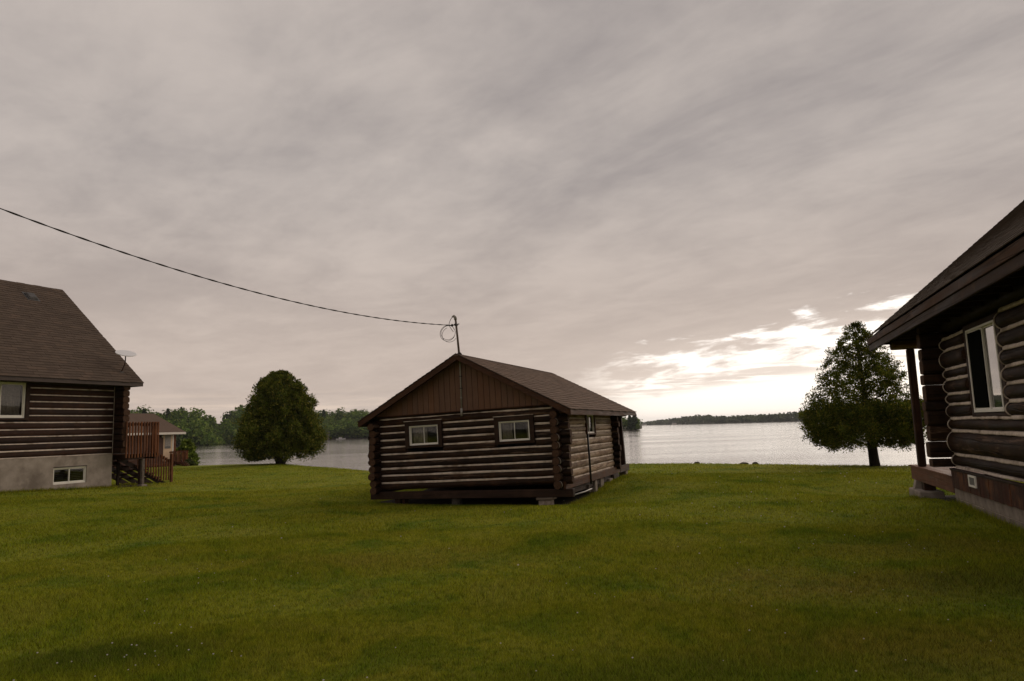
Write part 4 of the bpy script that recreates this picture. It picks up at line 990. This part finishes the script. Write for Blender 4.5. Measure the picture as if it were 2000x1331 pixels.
# =================================================================== 4. cottage beyond the deck
ct = empty('cottage', (-23.03, 48.0, 0.0), radians(22)); tag(ct, 'low brown cottage with shingled gable roof, white fascia and pale door by the water', 'cottage')
mb = MB(); mb.box(-.15, 0, -9, -1.03, -.3, 2.12); mb.box(-.15, 0, -.22, 0, -.3, 2.12); mb.box(-.15, 0, -1.03, -.22, -.3, 0.3); mb.box(-5, -.15, -.15, 0, -.3, 2.12); mb.box(-5, -4.85, -9, -.15, -.3, 2.12); mb.box(-4.85, -.15, -9, -8.85, -.3, 2.12)
mb.prism([(-5, 2.12), (0, 2.12), (-2.5, 3.42)], 1, -.15, 0)
mb.obj('wall', 'cottage_wall', ct)
for i in range(4):
    y0 = -.215 + i * .054; mb = MB(); mb.box(.002, .016, y0, y0 + .046, .1, 2.11); mb.obj('siding_board', 'red_wood_Z', ct)
mb = MB(); mb.box(-.05, .012, -1.02, -.30, .3, 2.11); dr = mb.obj('door', 'door_beige', ct)
mb = MB(); mb.box(.013, .028, -.92, -.44, 1.12, 2.02); wd = mb.obj('door_window', 'curtain_cloth', dr)
mb = MB(); mb.box(.030, .036, -.89, -.47, 1.14, 1.28); mb.obj('pane', 'screen_grey', wd)
mb = MB(); mb.box(.013, .03, -.30, -.22, .3, 2.11); mb.obj('door_frame', 'vinyl_white', dr)
mb = MB(); mb.box(.002, .10, -1.16, -1.12, 1.86, 2.0); mb.obj('porch_light', 'vinyl_white', ct)
EZ = 2.2; mb = MB(); mb.prism([(.5, EZ), (-2.5, 3.56), (-5.5, EZ), (-5.5, EZ - .03), (-2.5, 3.52), (.5, EZ - .03)], 1, -9.3, .32); mb.obj('roof', 'shingles_warm', ct)
mb = MB(); mb.box(.502, .53, -9.3, .34, EZ - .15, EZ - .01); mb.obj('fascia', 'white_paint', ct)
mb = MB(); mb.box(0.0, .50, -9.3, .30, EZ - .12, EZ - .09); mb.obj('soffit', 'soffit', ct)
cdk = empty('cottage_deck', (-23.03, 48.0, 0.0), radians(22)); tag(cdk, 'small low red brown railed deck in front of the cottage door', 'deck')
mb = MB(); mb.box(.03, 1.0, -4.4, .05, .14, .20); mb.obj('deck_floor', 'red_wood_Y', cdk)
mb = MB(); mb.box(1.002, 1.035, -4.4, .06, .06, .19); mb.obj('rim_joist', 'red_wood_Y', cdk)
for i in range(14):
    mb = MB(); mb.box(1.037, 1.075, -1.40 + i * .108, -1.36 + i * .108, .10, .95); mb.obj('baluster', 'red_wood_Z', cdk)
for i in range(9):
    mb = MB(); mb.box(.06 + i * .108, .10 + i * .108, .062, .10, .10, .95); mb.obj('baluster', 'red_wood_Z', cdk)
mb = MB(); mb.box(1.0, 1.036, -1.42, .06, .84, .93); mb.obj('rail', 'red_wood_Y', cdk)
mb = MB(); mb.box(.04, 1.0, .025, .06, .84, .93); mb.obj('rail', 'red_wood_X', cdk)
for y_ in (-1.2, -.15):
    mb = MB(); mb.box(.9, .99, y_, y_ + .09, -.3, .14); mb.obj('post', 'dark_post', cdk)

# =================================================================== trees
def leafcloud(cent, rad, nleaf, size, up=0.5, flat=0.42):
    """cent (n,3), rad (n,) clump centres; returns quads of leaf sprays"""
    n = len(cent); k = nleaf
    d = nr.normal(size=(n * k, 3)); d /= np.linalg.norm(d, axis=1)[:, None]
    rr = rad.repeat(k) * nr.random(n * k) ** 0.55
    P = cent.repeat(k, 0) + d * rr[:, None] * np.array([1, 1, 0.8])
    ax = d + np.array([0, 0, up]) + nr.normal(size=(n * k, 3)) * 0.45; ax /= np.linalg.norm(ax, axis=1)[:, None]
    sd_ = np.cross(ax, nr.normal(size=(n * k, 3))); sd_ /= np.linalg.norm(sd_, axis=1)[:, None]
    L = size * nr.uniform(0.6, 1.4, n * k)[:, None]; w = L * nr.uniform(flat * .7, flat * 1.3, (n * k, 1))
    a = P - ax * L * .5; b_ = P + sd_ * w * .5; c = P + ax * L * .5; e = P - sd_ * w * .5
    V = np.stack([a, b_, c, e], 1).reshape(-1, 3); Fq = np.arange(len(V)).reshape(-1, 4)
    return V, Fq
def profile_tree(name, loc, prof, H0, lean, nclump, nleaf, lsize, mt, label, trunks, squash=0.9, asym=1.0, crad=0.28, open_top=None):
    """prof: list of (height, radius) of the crown"""
    root = empty(name, loc); tag(root, label, 'tree')
    hs_, rsd = zip(*prof); hmin, hmax = hs_[0], hs_[-1]
    cs = []; rd_ = []
    while len(cs) < nclump:
        h = rnd.uniform(hmin, hmax); R = float(np.interp(h, hs_, rsd))
        if rnd.random() > R / max(rsd) + 0.08: continue
        a = rnd.uniform(0, 2 * pi); q = rnd.random() ** 0.42 * R
        bump = 1 + 0.30 * mnoise.noise((cos(a) * 1.9 + loc[0], sin(a) * 1.9, h * 0.9)) + 0.16 * mnoise.noise((cos(a) * 5, sin(a) * 5 + loc[0], h * 1.6))
        if h < hmin + .62 and q < 1.25: continue
        q *= bump
        if open_top and h > open_top and rnd.random() < 0.66: continue
        lx = lean * (h - hmin) / (hmax - hmin)
        ax_ = asym if cos(a) < 0 else 2 - asym
        cs.append((lx + q * cos(a) * ax_, q * sin(a) * squash, h)); rd_.append(crad * rnd.uniform(.55, 1.25) * (0.45 + 0.55 * min(1, R / max(rsd) * 1.3)))
    V, Fq = leafcloud(np.array(cs), np.array(rd_), nleaf, lsize)
    m_ = npmesh('crown', V, Fq, mt); c_ = bpy.data.objects.new('crown', m_); C.objects.link(c_); c_.parent = root
    mb = MB()
    for pts, rads in trunks: mb.tube(pts, rads, 10)
    # limbs
    for i in range(46):
        h = rnd.uniform(hmin + .7, hmax * .92); R = float(np.interp(h, hs_, rsd)); a = rnd.uniform(0, 2 * pi); lx = lean * (h - hmin) / (hmax - hmin)
        b0 = (lx * .95, 0, h - R * .30 if h - R * .3 > hmin * .9 else hmin * .9)
        mb.tube([b0, (lx + R * .5 * cos(a), R * .5 * sin(a), h - R * .10), (lx + R * .92 * cos(a), R * .92 * sin(a), h + .03)], [.024, .014, .005], 5)
    mb.obj('trunk', 'bark', root); return root
# right tree
bx, by = 12.65, 25.25
profR = [(.62, .9), (.75, 1.5), (1.0, 1.9), (1.4, 2.15), (1.9, 2.15), (2.3, 1.98), (2.65, 1.62), (3.1, 1.45), (3.6, 1.18), (4.1, .95), (4.6, .64), (4.9, .36), (5.15, .10)]
profile_tree('cedar_tree', (bx, by, tz(bx, by) - .05), profR, 0, -.16, 1900, 70, .070, 'cedar_leaf_dark', 'dark cedar tree with see-through top and thick trunk beside right cabin porch',
             [([(0.06, 0, -.2), (0.03, 0, .3), (0.0, 0, 1.0), (-.07, 0, 2.4), (-.16, 0, 4.0), (-.22, 0, 5.2)], [.20, .165, .15, .10, .055, .012])], asym=1.09, crad=.26, open_top=2.25)
# left tree
bx, by = -14.55, 43.8
profL = [(.42, 1.75), (.8, 2.3), (1.45, 2.60), (2.4, 2.36), (3.4, 1.95), (3.8, 1.80), (4.65, 1.42), (5.2, .95), (5.55, .55), (5.75, .15)]
profile_tree('cedar_tree', (bx, by, tz(bx, by) - .05), profL, 0, -.1, 1700, 72, .135, 'cedar_leaf', 'broad dense cedar tree with several trunks at the lawn edge near the cottage',
             [([(-.1, 0, -.2), (-.12, 0, .2), (-.42, 0, .8), (-.7, 0, 2.5), (-.6, 0, 4)], [.2, .16, .13, .08, .02]), ([(0.02, 0, -.2), (.02, 0, .3), (0, 0, 1.2), (-.05, 0, 5.6)], [.2, .17, .14, .02]),
              ([(.14, 0, -.2), (.2, 0, .15), (.42, .1, .55), (.55, .1, 1.6), (.5, 0, 4.2)], [.18, .14, .12, .09, .02])], squash=1.0, crad=.38)
def bush(name, loc, rx_, rz_, n, ls, mt, label, nleaf=22):
    root = empty(name, loc); tag(root, label, 'bush'); cs = []
    for i in range(n):
        d = Vector((rnd.gauss(0, 1), rnd.gauss(0, 1), abs(rnd.gauss(0, 1)))).normalized() * rnd.random() ** .4
        cs.append((d.x * rx_, d.y * rx_, d.z * rz_ + .05))
    V, Fq = leafcloud(np.array(cs), np.full(n, rx_ * .28), nleaf, ls, up=.3, flat=.5)
    m_ = npmesh('foliage', V, Fq, mt); c_ = bpy.data.objects.new('foliage', m_); C.objects.link(c_); c_.parent = root
    mb = MB()
    for i in range(9):
        a = rnd.uniform(0, 6.3); mb.tube([(0, 0, -.2), (rx_ * .3 * cos(a), rx_ * .3 * sin(a), rz_ * .4), (rx_ * .7 * cos(a), rx_ * .7 * sin(a), rz_ * .8)], [.03, .02, .006], 5)
    mb.obj('stem', 'bark', root); return root
bush('green_bush', (-23.35, 50.2, -0.1), .75, 1.75, 150, .20, 'shrub_leaf', 'bright green rounded bush beside the cottage wall', 30)
bush('shore_bush', (-21.75, 47.3, -.15), .42, .48, 70, .13, 'dull_leaf', 'low dull green bush at the water edge beyond the small deck')
# log pile / steps beside the bush
stp = empty('shore_steps', (-21.95, 46.6, tz(-21.95, 46.6)), radians(10)); tag(stp, 'red brown timber steps going down to the lake beside the low bush', 'steps')
for i in range(3):
    mb = MB(); mb.box(-.5 + .22 * i, .32 + .1 * i, -.1, .1, .04 + .1 * (2 - i), .09 + .1 * (2 - i)); mb.obj('tread', 'red_wood_X', stp)
mb = MB(); mb.beam((-.5, -.12, .34), (.5, -.12, .02), .04, .08); mb.obj('stringer', 'red_wood_X', stp)
mb = MB(); mb.beam((.05, -.14, .42), (.36, -.14, -.02), .04, .07); mb.obj('brace', 'red_wood_X', stp)
# rocks, drift log and bench on the lawn edge
def rockobj(loc, s_, label):
    import bmesh
    b_ = bmesh.new(); bmesh.ops.create_icosphere(b_, subdivisions=3, radius=1)
    for v_ in b_.verts:
        k_ = 1 + .35 * mnoise.noise(v_.co * 1.3 + Vector(loc)) + .12 * mnoise.noise(v_.co * 4); v_.co = Vector((v_.co.x * s_[0], v_.co.y * s_[1], v_.co.z * s_[2])) * k_
    m_ = bpy.data.meshes.new('shore_rock'); b_.to_mesh(m_); b_.free(); m_.materials.append(M_('rock'))
    o_ = bpy.data.objects.new('shore_rock', m_); C.objects.link(o_); o_.location = (loc[0], loc[1], loc[2]); tag(o_, label, 'rock', 'dark rocks on the shore edge')
for (px, py, s_, lb) in ((7.45, 29.35, (.11, .1, .07), 'dark rock on the lawn edge, alone and nearest the small cabin'), (9.10, 28.45, (.17, .13, .05), 'left rock of the two close together on the lawn edge'),
                         (9.50, 28.3, (.13, .1, .08), 'right rock of the two close together on the lawn edge')):
    rockobj((px, py, tz(px, py) + .02), s_, lb)
mb = MB(); log_mesh(mb, 'x', -.35, .3, 0, .03, .04, .035); q = mb.obj('driftwood', ['grey_wood', 'grey_wood']); q.location = (14.2, 26.9, tz(14.2, 26.9)); tag(q, 'short pale piece of driftwood on the grass beside the dark cedar', 'driftwood')
bn = empty('slatted_bench', (15.1, 25.9, tz(15.1, 25.9)), radians(20)); tag(bn, 'dark slatted bench facing the lake seen behind the porch post', 'bench')
for i in range(3):
    mb = MB(); mb.box(-.75, .75, .18 + i * .008, .21 + i * .008, .52 + i * .11, .60 + i * .11); mb.obj('back_slat', 'dark_board_X', bn)
for i in range(4):
    mb = MB(); mb.box(-.75, .75, -.22 + i * .1, -.14 + i * .1, .42, .445); mb.obj('seat_slat', 'dark_board_X', bn)
for sx_ in (-.65, .65):
    mb = MB(); mb.box(sx_ - .03, sx_ + .03, .12, .178, 0, .84); mb.obj('leg', 'dark_post', bn); mb = MB(); mb.box(sx_ - .03, sx_ + .03, -.22, -.16, 0, .42); mb.obj('leg', 'dark_post', bn)

# =================================================================== far woods
def crown_proto(kind, k, ls):
    if kind == 'round':
        a = nr.normal(size=(k, 3)); a /= np.linalg.norm(a, axis=1)[:, None]; P = a * (0.72 + 0.33 * nr.random((k, 1))) * np.array([1, 1, 1.05])
        lobes = nr.normal(size=(5, 3)) * .35; P += lobes[nr.integers(0, 5, k)] * .6; nrm = a
    else:
        h = nr.random(k) ** 1.25; rad = (1 - h) * .34 * (0.55 + 0.45 * np.abs(np.sin(h * 22))) + .02; th_ = nr.uniform(0, 2 * pi, k)
        P = np.column_stack([rad * np.cos(th_), rad * np.sin(th_), h * 2.4 - 1.2]); nrm = np.column_stack([np.cos(th_), np.sin(th_), np.full(k, .4)])
    ax = nrm + nr.normal(size=(k, 3)) * .5; ax /= np.linalg.norm(ax, axis=1)[:, None]; t1 = np.cross(ax, nr.normal(size=(k, 3))); t1 /= np.linalg.norm(t1, axis=1)[:, None]; t2 = np.cross(ax, t1)
    s_ = ls * nr.uniform(.6, 1.4, (k, 1)); q = np.stack([P - t1 * s_, P - t2 * s_ * .8, P + t1 * s_, P + t2 * s_ * .8], 1)
    return q     # k,4,3
PR = [np.concatenate([crown_proto('round', 330, .15), crown_proto('round', 60, .40) * .72]) for _ in range(4)]; PC = [crown_proto('cone', 260, .11) for _ in range(3)]
PRs = [np.concatenate([crown_proto('round', 70, .26), crown_proto('round', 14, .6) * .7]) for _ in range(3)]; PCs = [crown_proto('cone', 60, .18) for _ in range(3)]
def woods(name, items, matname, label):
    out_ = []
    for (x_, y_, z_, rx_, rz_, proto) in items:
        a = rnd.uniform(0, 2 * pi); ca, sa = cos(a), sin(a)
        q = proto * np.array([rx_, rx_, rz_]); qq = np.empty_like(q); qq[..., 0] = q[..., 0] * ca - q[..., 1] * sa + x_; qq[..., 1] = q[..., 0] * sa + q[..., 1] * ca + y_; qq[..., 2] = q[..., 2] + z_
        out_.append(qq.reshape(-1, 3))
    V = np.vstack(out_); m_ = npmesh(name, V, np.arange(len(V)).reshape(-1, 4), matname)
    o_ = bpy.data.objects.new(name, m_); C.objects.link(o_); tag(o_, label, 'forest', kind='stuff'); return o_
def pol(azd, R): a = radians(azd); return R * sin(a), R * cos(a)
def band(az0, az1, depths, step, hfun, conp, r0, protoR, protoC, back=3.0):
    dec = []; con = []
    for d in depths:
        a = az0
        while a < az1:
            Rf = float(far_r(a)); R = Rf + back + d + rnd.uniform(-3, 3); a += degrees_(step / R) * rnd.uniform(.7, 1.3)
            if not az0 <= a <= az1: continue
            x_, y_ = pol(a, R); g = tz(x_, y_); H = hfun(a) * rnd.uniform(.86, 1.06)
            if rnd.random() < conp:
                H *= 1.05; con.append((x_, y_, g + H * .5, H * .62, H * .42, rnd.choice(protoC)))
            else:
                rx_ = r0 * rnd.uniform(.8, 1.3); dec.append((x_, y_, g + H * .55, rx_, H * .46, rnd.choice(protoR)))
    return dec, con
degrees_ = math.degrees
dec1, con1 = band(-42, -22.95, (0, 9, 19, 30, 43, 58, 75, 95, 118), 7.0, lambda a: 9.3 + 1.0 * sin(a * 1.7), .05, 4.8, PR, PC)
dec2, con2 = band(-22.9, -9.5, (0, 10, 21, 34, 50, 70, 95, 120), 7.5, lambda a: 8.4 + (6.0 if a < -18 else 0) + .8 * sin(a * 2.3), .05, 5.0, PR, PC)
dec3, con3 = band(-9.4, 9.9, (0, 12, 26), 8.0, lambda a: 9.0 - (max(0, a - 5)) * .55, .35, 3.4, PR, PC)
woods('forest', dec1, 'forest_leaf', 'leafy green woods on the near left shore behind the cottage'); woods('forest', dec2, 'forest_leaf', 'leafy green woods on the far left shore behind the broad cedar')
woods('forest', dec3, 'forest_leaf', 'woods on the low point hidden behind the small cabin')
woods('forest', con1 + con2 + con3, 'conifer_leaf', 'dark conifers scattered through the left shore woods')
dec4, con4 = band(10.1, 42, (0, 14, 30, 50), 7.0, lambda a: 1.0 * float(np.interp(a, [10.1, 12, 14.8, 15.3, 16, 17.5, 20, 22.3, 26, 42], [8, 14, 17.5, 15.0, 12, 11.0, 12.0, 13.0, 13, 12])), .25, 6.0, PRs, PCs, 4)
woods('forest', dec4, 'far_forest_leaf', 'low distant wooded shore across the lake'); woods('forest', con4, 'conifer_leaf', 'distant conifers along the shore across the lake')
def lone(azd, dR, H, kind, label, grp=None):
    R = float(far_r(azd)) + dR; x_, y_ = pol(azd, R); g = tz(x_, y_)
    root = empty('pine_tree' if kind == 'cone' else 'leafy_tree', (x_, y_, g)); tag(root, label, 'tree', grp)
    if kind == 'cone': q = rnd.choice(PC) * np.array([H * .66, H * .66, H * .42]) + np.array([0, 0, H * .5])
    else: q = rnd.choice(PR) * np.array([H * .33, H * .33, H * .42]) + np.array([0, 0, H * .56])
    V = q.reshape(-1, 3); m_ = npmesh('crown', V, np.arange(len(V)).reshape(-1, 4), 'conifer_leaf' if kind == 'cone' else 'forest_leaf'); c_ = bpy.data.objects.new('crown', m_); C.objects.link(c_); c_.parent = root
    mb = MB(); mb.tube([(0, 0, -.5), (0, 0, H * .9)], [.28, .04], 6); mb.obj('trunk', 'bark', root)
lone(-28.7, 60, 14.5, 'round', 'tall rounded tree on the skyline right beside the log house corner')
lone(-27.75, 62, 15.5, 'cone', 'dark pointed conifer standing above the cottage roof on the skyline')
lone(-26.2, 75, 14.5, 'cone', 'dark conifer on the skyline above the right slope of the cottage roof')
lone(-25.5, 55, 13.5, 'round', 'rounded tree top just right of the skyline conifers above the cottage')
lone(-15.15, 95, 13.5, 'cone', 'tall thin lone pine just right of the broad cedar')
lone(-13.8, 100, 12, 'round', 'domed tree crown on the skyline between the broad cedar and small cabin')
lone(9.25, 6, 10.5, 'cone', 'left conifer on the point just past the small cabin'); lone(9.55, 4, 9.8, 'cone', 'middle conifer on the point just past the small cabin')
lone(9.72, 3, 9.0, 'cone', 'outermost slim conifer at the tip of the point'); lone(9.85, 1, 3.6, 'round', 'lowest shrubby tree right at the tip of the point')

# far shore houses, boat, pole
def far_house(azd, dR, w, h, label, wall='far_house_wall', rot=0.3):
    R = float(far_r(azd)) + dR; x_, y_ = pol(azd, R); g = max(tz(x_, y_), -1.2)
    root = empty('shore_house', (x_, y_, g), radians(azd) + rot); tag(root, label, 'house')
    d_ = w * .7
    mb = MB(); mb.box(-w / 2, w / 2, -d_ / 2, d_ / 2, -1, h); mb.obj('wall', wall, root)
    mb = MB(); mb.add([(-w / 2 - .4, -d_ / 2 - .5, h), (w / 2 + .4, -d_ / 2 - .5, h), (w / 2 + .4, d_ / 2 + .5, h), (-w / 2 - .4, d_ / 2 + .5, h), (-w / 2 - .4, 0, h * 1.55), (w / 2 + .4, 0, h * 1.55)],
                      [(0, 1, 5, 4), (2, 3, 4, 5), (1, 2, 5), (3, 0, 4), (3, 2, 1, 0)]); mb.obj('roof', 'vent_grey', root)
    for k_ in (-1, 1):
        mb = MB(); mb.box(k_ * w * .24 - w * .1, k_ * w * .24 + w * .1, -d_ / 2 - .08, -d_ / 2 - .01, h * .35, h * .8); mb.obj('window', 'vinyl_white', root)
    return root
far_house(-22.45, -2.0, 8, 2.6, 'grey house with pale roof in the gap of the left shore woods')
far_house(-15.15, 0, 6, 2.6, 'small grey boathouse on the far shore right of the broad cedar')
far_house(10.35, -3, 14, 4.0, 'tiny pale building at the left end of the distant shore', 'white_paint'); far_house(12.7, -3, 10, 3.4, 'tiny white building midway along the distant shore', 'white_paint')
def boat(azd, dR, L, label):
    R = float(far_r(azd)) + dR; x_, y_ = pol(azd, R); root = empty('moored_boat', (x_, y_, WATER_Z), radians(azd) + .15); tag(root, label, 'boat')
    mb = MB(); st = [(-.5, .9, .0), (-.2, 1, 0), (.2, .95, .02), (.42, .5, .12), (.5, .04, .2)]; v = []; fs = []
    for x_, w, r_ in st:
        for (yy, z_) in ((-1, .75), (-.7, 0), (.7, 0), (1, .75)): v.append((x_ * L, yy * w * 1.0, z_ + r_))
    for i in range(4):
        for j in range(3): fs.append((i * 4 + j, i * 4 + j + 1, i * 4 + 5 + j, i * 4 + 4 + j))
        fs.append((i * 4 + 3, i * 4, i * 4 + 4, i * 4 + 7))
    fs.append((0, 1, 2, 3)); mb.add(v, fs); mb.obj('hull', 'boat_white', root)
    mb = MB(); mb.box(-.2 * L, .12 * L, -.6, .6, .76, 1.45); mb.obj('cabin_top', 'boat_white', root)
boat(-13.85, -7, 6, 'white boat moored on the far shore between broad cedar and cabin')
dk_ = empty('boat_dock', (*pol(-14.7, float(far_r(-14.7)) - 6), WATER_Z), radians(-14.7)); tag(dk_, 'low grey dock on the far shore left of the white boat', 'dock')
mb = MB(); mb.box(-7, 9, -1, 1, .35, .55); mb.obj('dock_deck', 'grey_wood', dk_); mb = MB()
for i in range(6): mb.box(-6.8 + i * 3, -6.6 + i * 3, -.9, -.7, -1.5, .35)
mb.obj('dock_piles', 'grey_wood', dk_)
fp = empty('flag_pole', (*pol(-14.75, float(far_r(-14.75)) + 1), -1.2), 0); tag(fp, 'thin white pole standing beside the far grey boathouse', 'pole'); mb = MB(); mb.tube([(0, 0, -.5), (0, 0, 5.2)], [.12, .07], 8); mb.obj('pole', 'boat_white', fp)

# =================================================================== lawn detail
TREEX = ()
def blades(name, r0_, r1_, count, hgt, wid, azlim=44):
    a = np.radians(nr.uniform(-azlim, azlim, count)); R = np.sqrt(nr.uniform(r0_ ** 2, r1_ ** 2, count)); x_ = R * np.sin(a); y_ = R * np.cos(a)
    ok = near_d(x_, y_) < .8
    def inside(ox, oy, yaw, b0, b1, a0, a1):
        dx = x_ - ox; dy = y_ - oy; lb = dx * cos(yaw) - dy * sin(yaw); la = dx * sin(yaw) + dy * cos(yaw)
        return (lb > b0) & (lb < b1) & (la > a0) & (la < a1)
    ok &= ~inside(1.107, 16.569, CY, -5.1, .0, .02, 6.9); ok &= ~inside(-13.66, 24, LY, -12, 0.0, -10, 0.0); ok &= ~inside(8.031, 13.159, RY, 0.0, 9, -10, 3.3)
    x_ = x_[ok]; y_ = y_[ok]; R = R[ok]; n = len(x_); z_ = terrain(x_, y_)
    hn = 0.7 + 0.6 * (np.sin(x_ * 1.3 + np.sin(y_ * 1.9) * 1.4) * .5 + .5)
    h = hgt * nr.uniform(.45, 1.25, n) * hn; ph = nr.uniform(0, 2 * pi, n); w = wid * nr.uniform(.6, 1.4, n)
    lx = nr.normal(size=n) * h * .55; ly = nr.normal(size=n) * h * .55
    b0 = np.column_stack([x_ - np.cos(ph) * w, y_ - np.sin(ph) * w, z_ - .006]); b1 = np.column_stack([x_ + np.cos(ph) * w, y_ + np.sin(ph) * w, z_ - .006]); tp = np.column_stack([x_ + lx, y_ + ly, z_ + h])
    V = np.stack([b0, b1, tp], 1).reshape(-1, 3)
    m_ = npmesh(name, V, np.arange(len(V)).reshape(-1, 3), 'grass_blade'); o_ = bpy.data.objects.new(name, m_); C.objects.link(o_); return o_
for args, lb in (((3.2, 7.0, 360000, .033, .0030), 'short green lawn grass in the foreground'), ((7.0, 12.5, 330000, .037, .0042), 'lawn grass in the middle of the yard'),
                 ((12.5, 24, 330000, .042, .0065), 'lawn grass around the small cabin'), ((24, 47, 220000, .044, .010), 'lawn grass towards the lake edge')):
    o_ = blades('grass', *args); tag(o_, lb, 'grass', kind='stuff')
# tufts that escaped the mower along walls and beam
cs = []
def tuft_line(p0, p1, n, spread, hgt, wid):
    p0 = np.array(p0); p1 = np.array(p1); t_ = nr.random(n); P = p0 + (p1 - p0) * t_[:, None] + nr.normal(size=(n, 2)) * spread
    z_ = terrain(P[:, 0], P[:, 1]); h = hgt * nr.uniform(.3, 1.3, n) * (0.5 + nr.random(n) * .8); ph = nr.uniform(0, 6.3, n); w = wid
    b0 = np.column_stack([P[:, 0] - np.cos(ph) * w, P[:, 1] - np.sin(ph) * w, z_]); b1 = np.column_stack([P[:, 0] + np.cos(ph) * w, P[:, 1] + np.sin(ph) * w, z_])
    tp = np.column_stack([P[:, 0] + nr.normal(size=n) * h * .35, P[:, 1] + nr.normal(size=n) * h * .35, z_ + h]); return np.stack([b0, b1, tp], 1).reshape(-1, 3)
def loc2w(o, yaw, b_, a): return (o[0] + b_ * cos(yaw) + a * sin(yaw), o[1] - b_ * sin(yaw) + a * cos(yaw))
c0 = (1.107, 16.569); h0 = (-13.66, 24.0); q0 = (8.031, 13.159)
V = np.vstack([tuft_line(loc2w(c0, CY, -5.2, -.02), loc2w(c0, CY, .25, -.02), 9000, .06, .040, .004), tuft_line(loc2w(c0, CY, .05, .2), loc2w(c0, CY, .15, 7.0), 5000, .08, .07, .005),
               tuft_line(loc2w(h0, LY, .05, -4.5), loc2w(h0, LY, .05, .1), 4000, .06, .10, .006), tuft_line(loc2w(q0, RY, -.05, -5), loc2w(q0, RY, -.04, 0), 5000, .05, .11, .003),
               tuft_line(loc2w(q0, RY, -.1, 2.3), loc2w(q0, RY, .1, 3.5), 2500, .10, .09, .004)])
m_ = npmesh('tall_grass', V, np.arange(len(V)).reshape(-1, 3), 'grass_blade'); o_ = bpy.data.objects.new('tall_grass', m_); C.objects.link(o_); tag(o_, 'longer grass missed by the mower along walls and posts', 'grass', kind='stuff')
# clover flowers
mb = MB()
def clov(cx, cy, sx_, sy_, n, s_=.008):
    s_ *= .8; n = int(n * .8)
    for i in range(n):
        x_ = rnd.gauss(cx, sx_); y_ = rnd.gauss(cy, sy_)
        if y_ < 2.5: continue
        z_ = tz(x_, y_) + .05 + rnd.uniform(-.01, .015); r_ = s_ * rnd.uniform(.7, 1.3)
        v = [(x_ + r_ * a, y_ + r_ * b_, z_ + r_ * .8 * c) for a, b_, c in ((1, 0, 0), (0, 1, 0), (-1, 0, 0), (0, -1, 0), (0, 0, 1), (0, 0, -1), (.6, .6, .5), (-.6, .6, .5), (-.6, -.6, .5), (.6, -.6, .5))]
        mb.add(v, [(0, 6, 4), (6, 1, 4), (1, 7, 4), (7, 2, 4), (2, 8, 4), (8, 3, 4), (3, 9, 4), (9, 0, 4), (0, 1, 6), (1, 2, 7), (2, 3, 8), (3, 0, 9), (1, 0, 5), (2, 1, 5), (3, 2, 5), (0, 3, 5)])
clov(-3.1, 5.6, .55, .5, 42); clov(-3.6, 8.6, .8, .6, 22); clov(.8, 5.8, 1.3, 1.0, 26); clov(2.6, 6.1, 1.0, .9, 26); clov(4.2, 9.3, 1.2, 1.2, 30); clov(2, 14, 3.5, 3, 50, .014); clov(-1.5, 4.7, .9, .4, 12); clov(8, 20, 3, 3, 40, .02)
q = mb.obj('clover_flowers', 'clover', None, False); tag(q, 'scattered small white clover heads in the lawn', 'flowers', kind='stuff')

# =================================================================== evening haze over the lake
hm = bpy.data.materials.new('haze_air'); hm.use_nodes = True; hm.node_tree.nodes.clear(); t = NT(hm.node_tree)
pv = t.n('ShaderNodeVolumePrincipled'); pv.inputs['Color'].default_value = (0.80, 0.84, 0.88, 1); pv.inputs['Density'].default_value = 0.00011; pv.inputs['Anisotropy'].default_value = 0.3
t.l(pv.outputs[0], t.n('ShaderNodeOutputMaterial').inputs['Volume']); MATS['haze_air'] = hm
mb = MB(); mb.box(-4600, 4600, -4600, 4600, -6.5, 42); q = mb.obj('haze', 'haze_air'); tag(q, 'thin evening haze over the lake', kind='stuff')
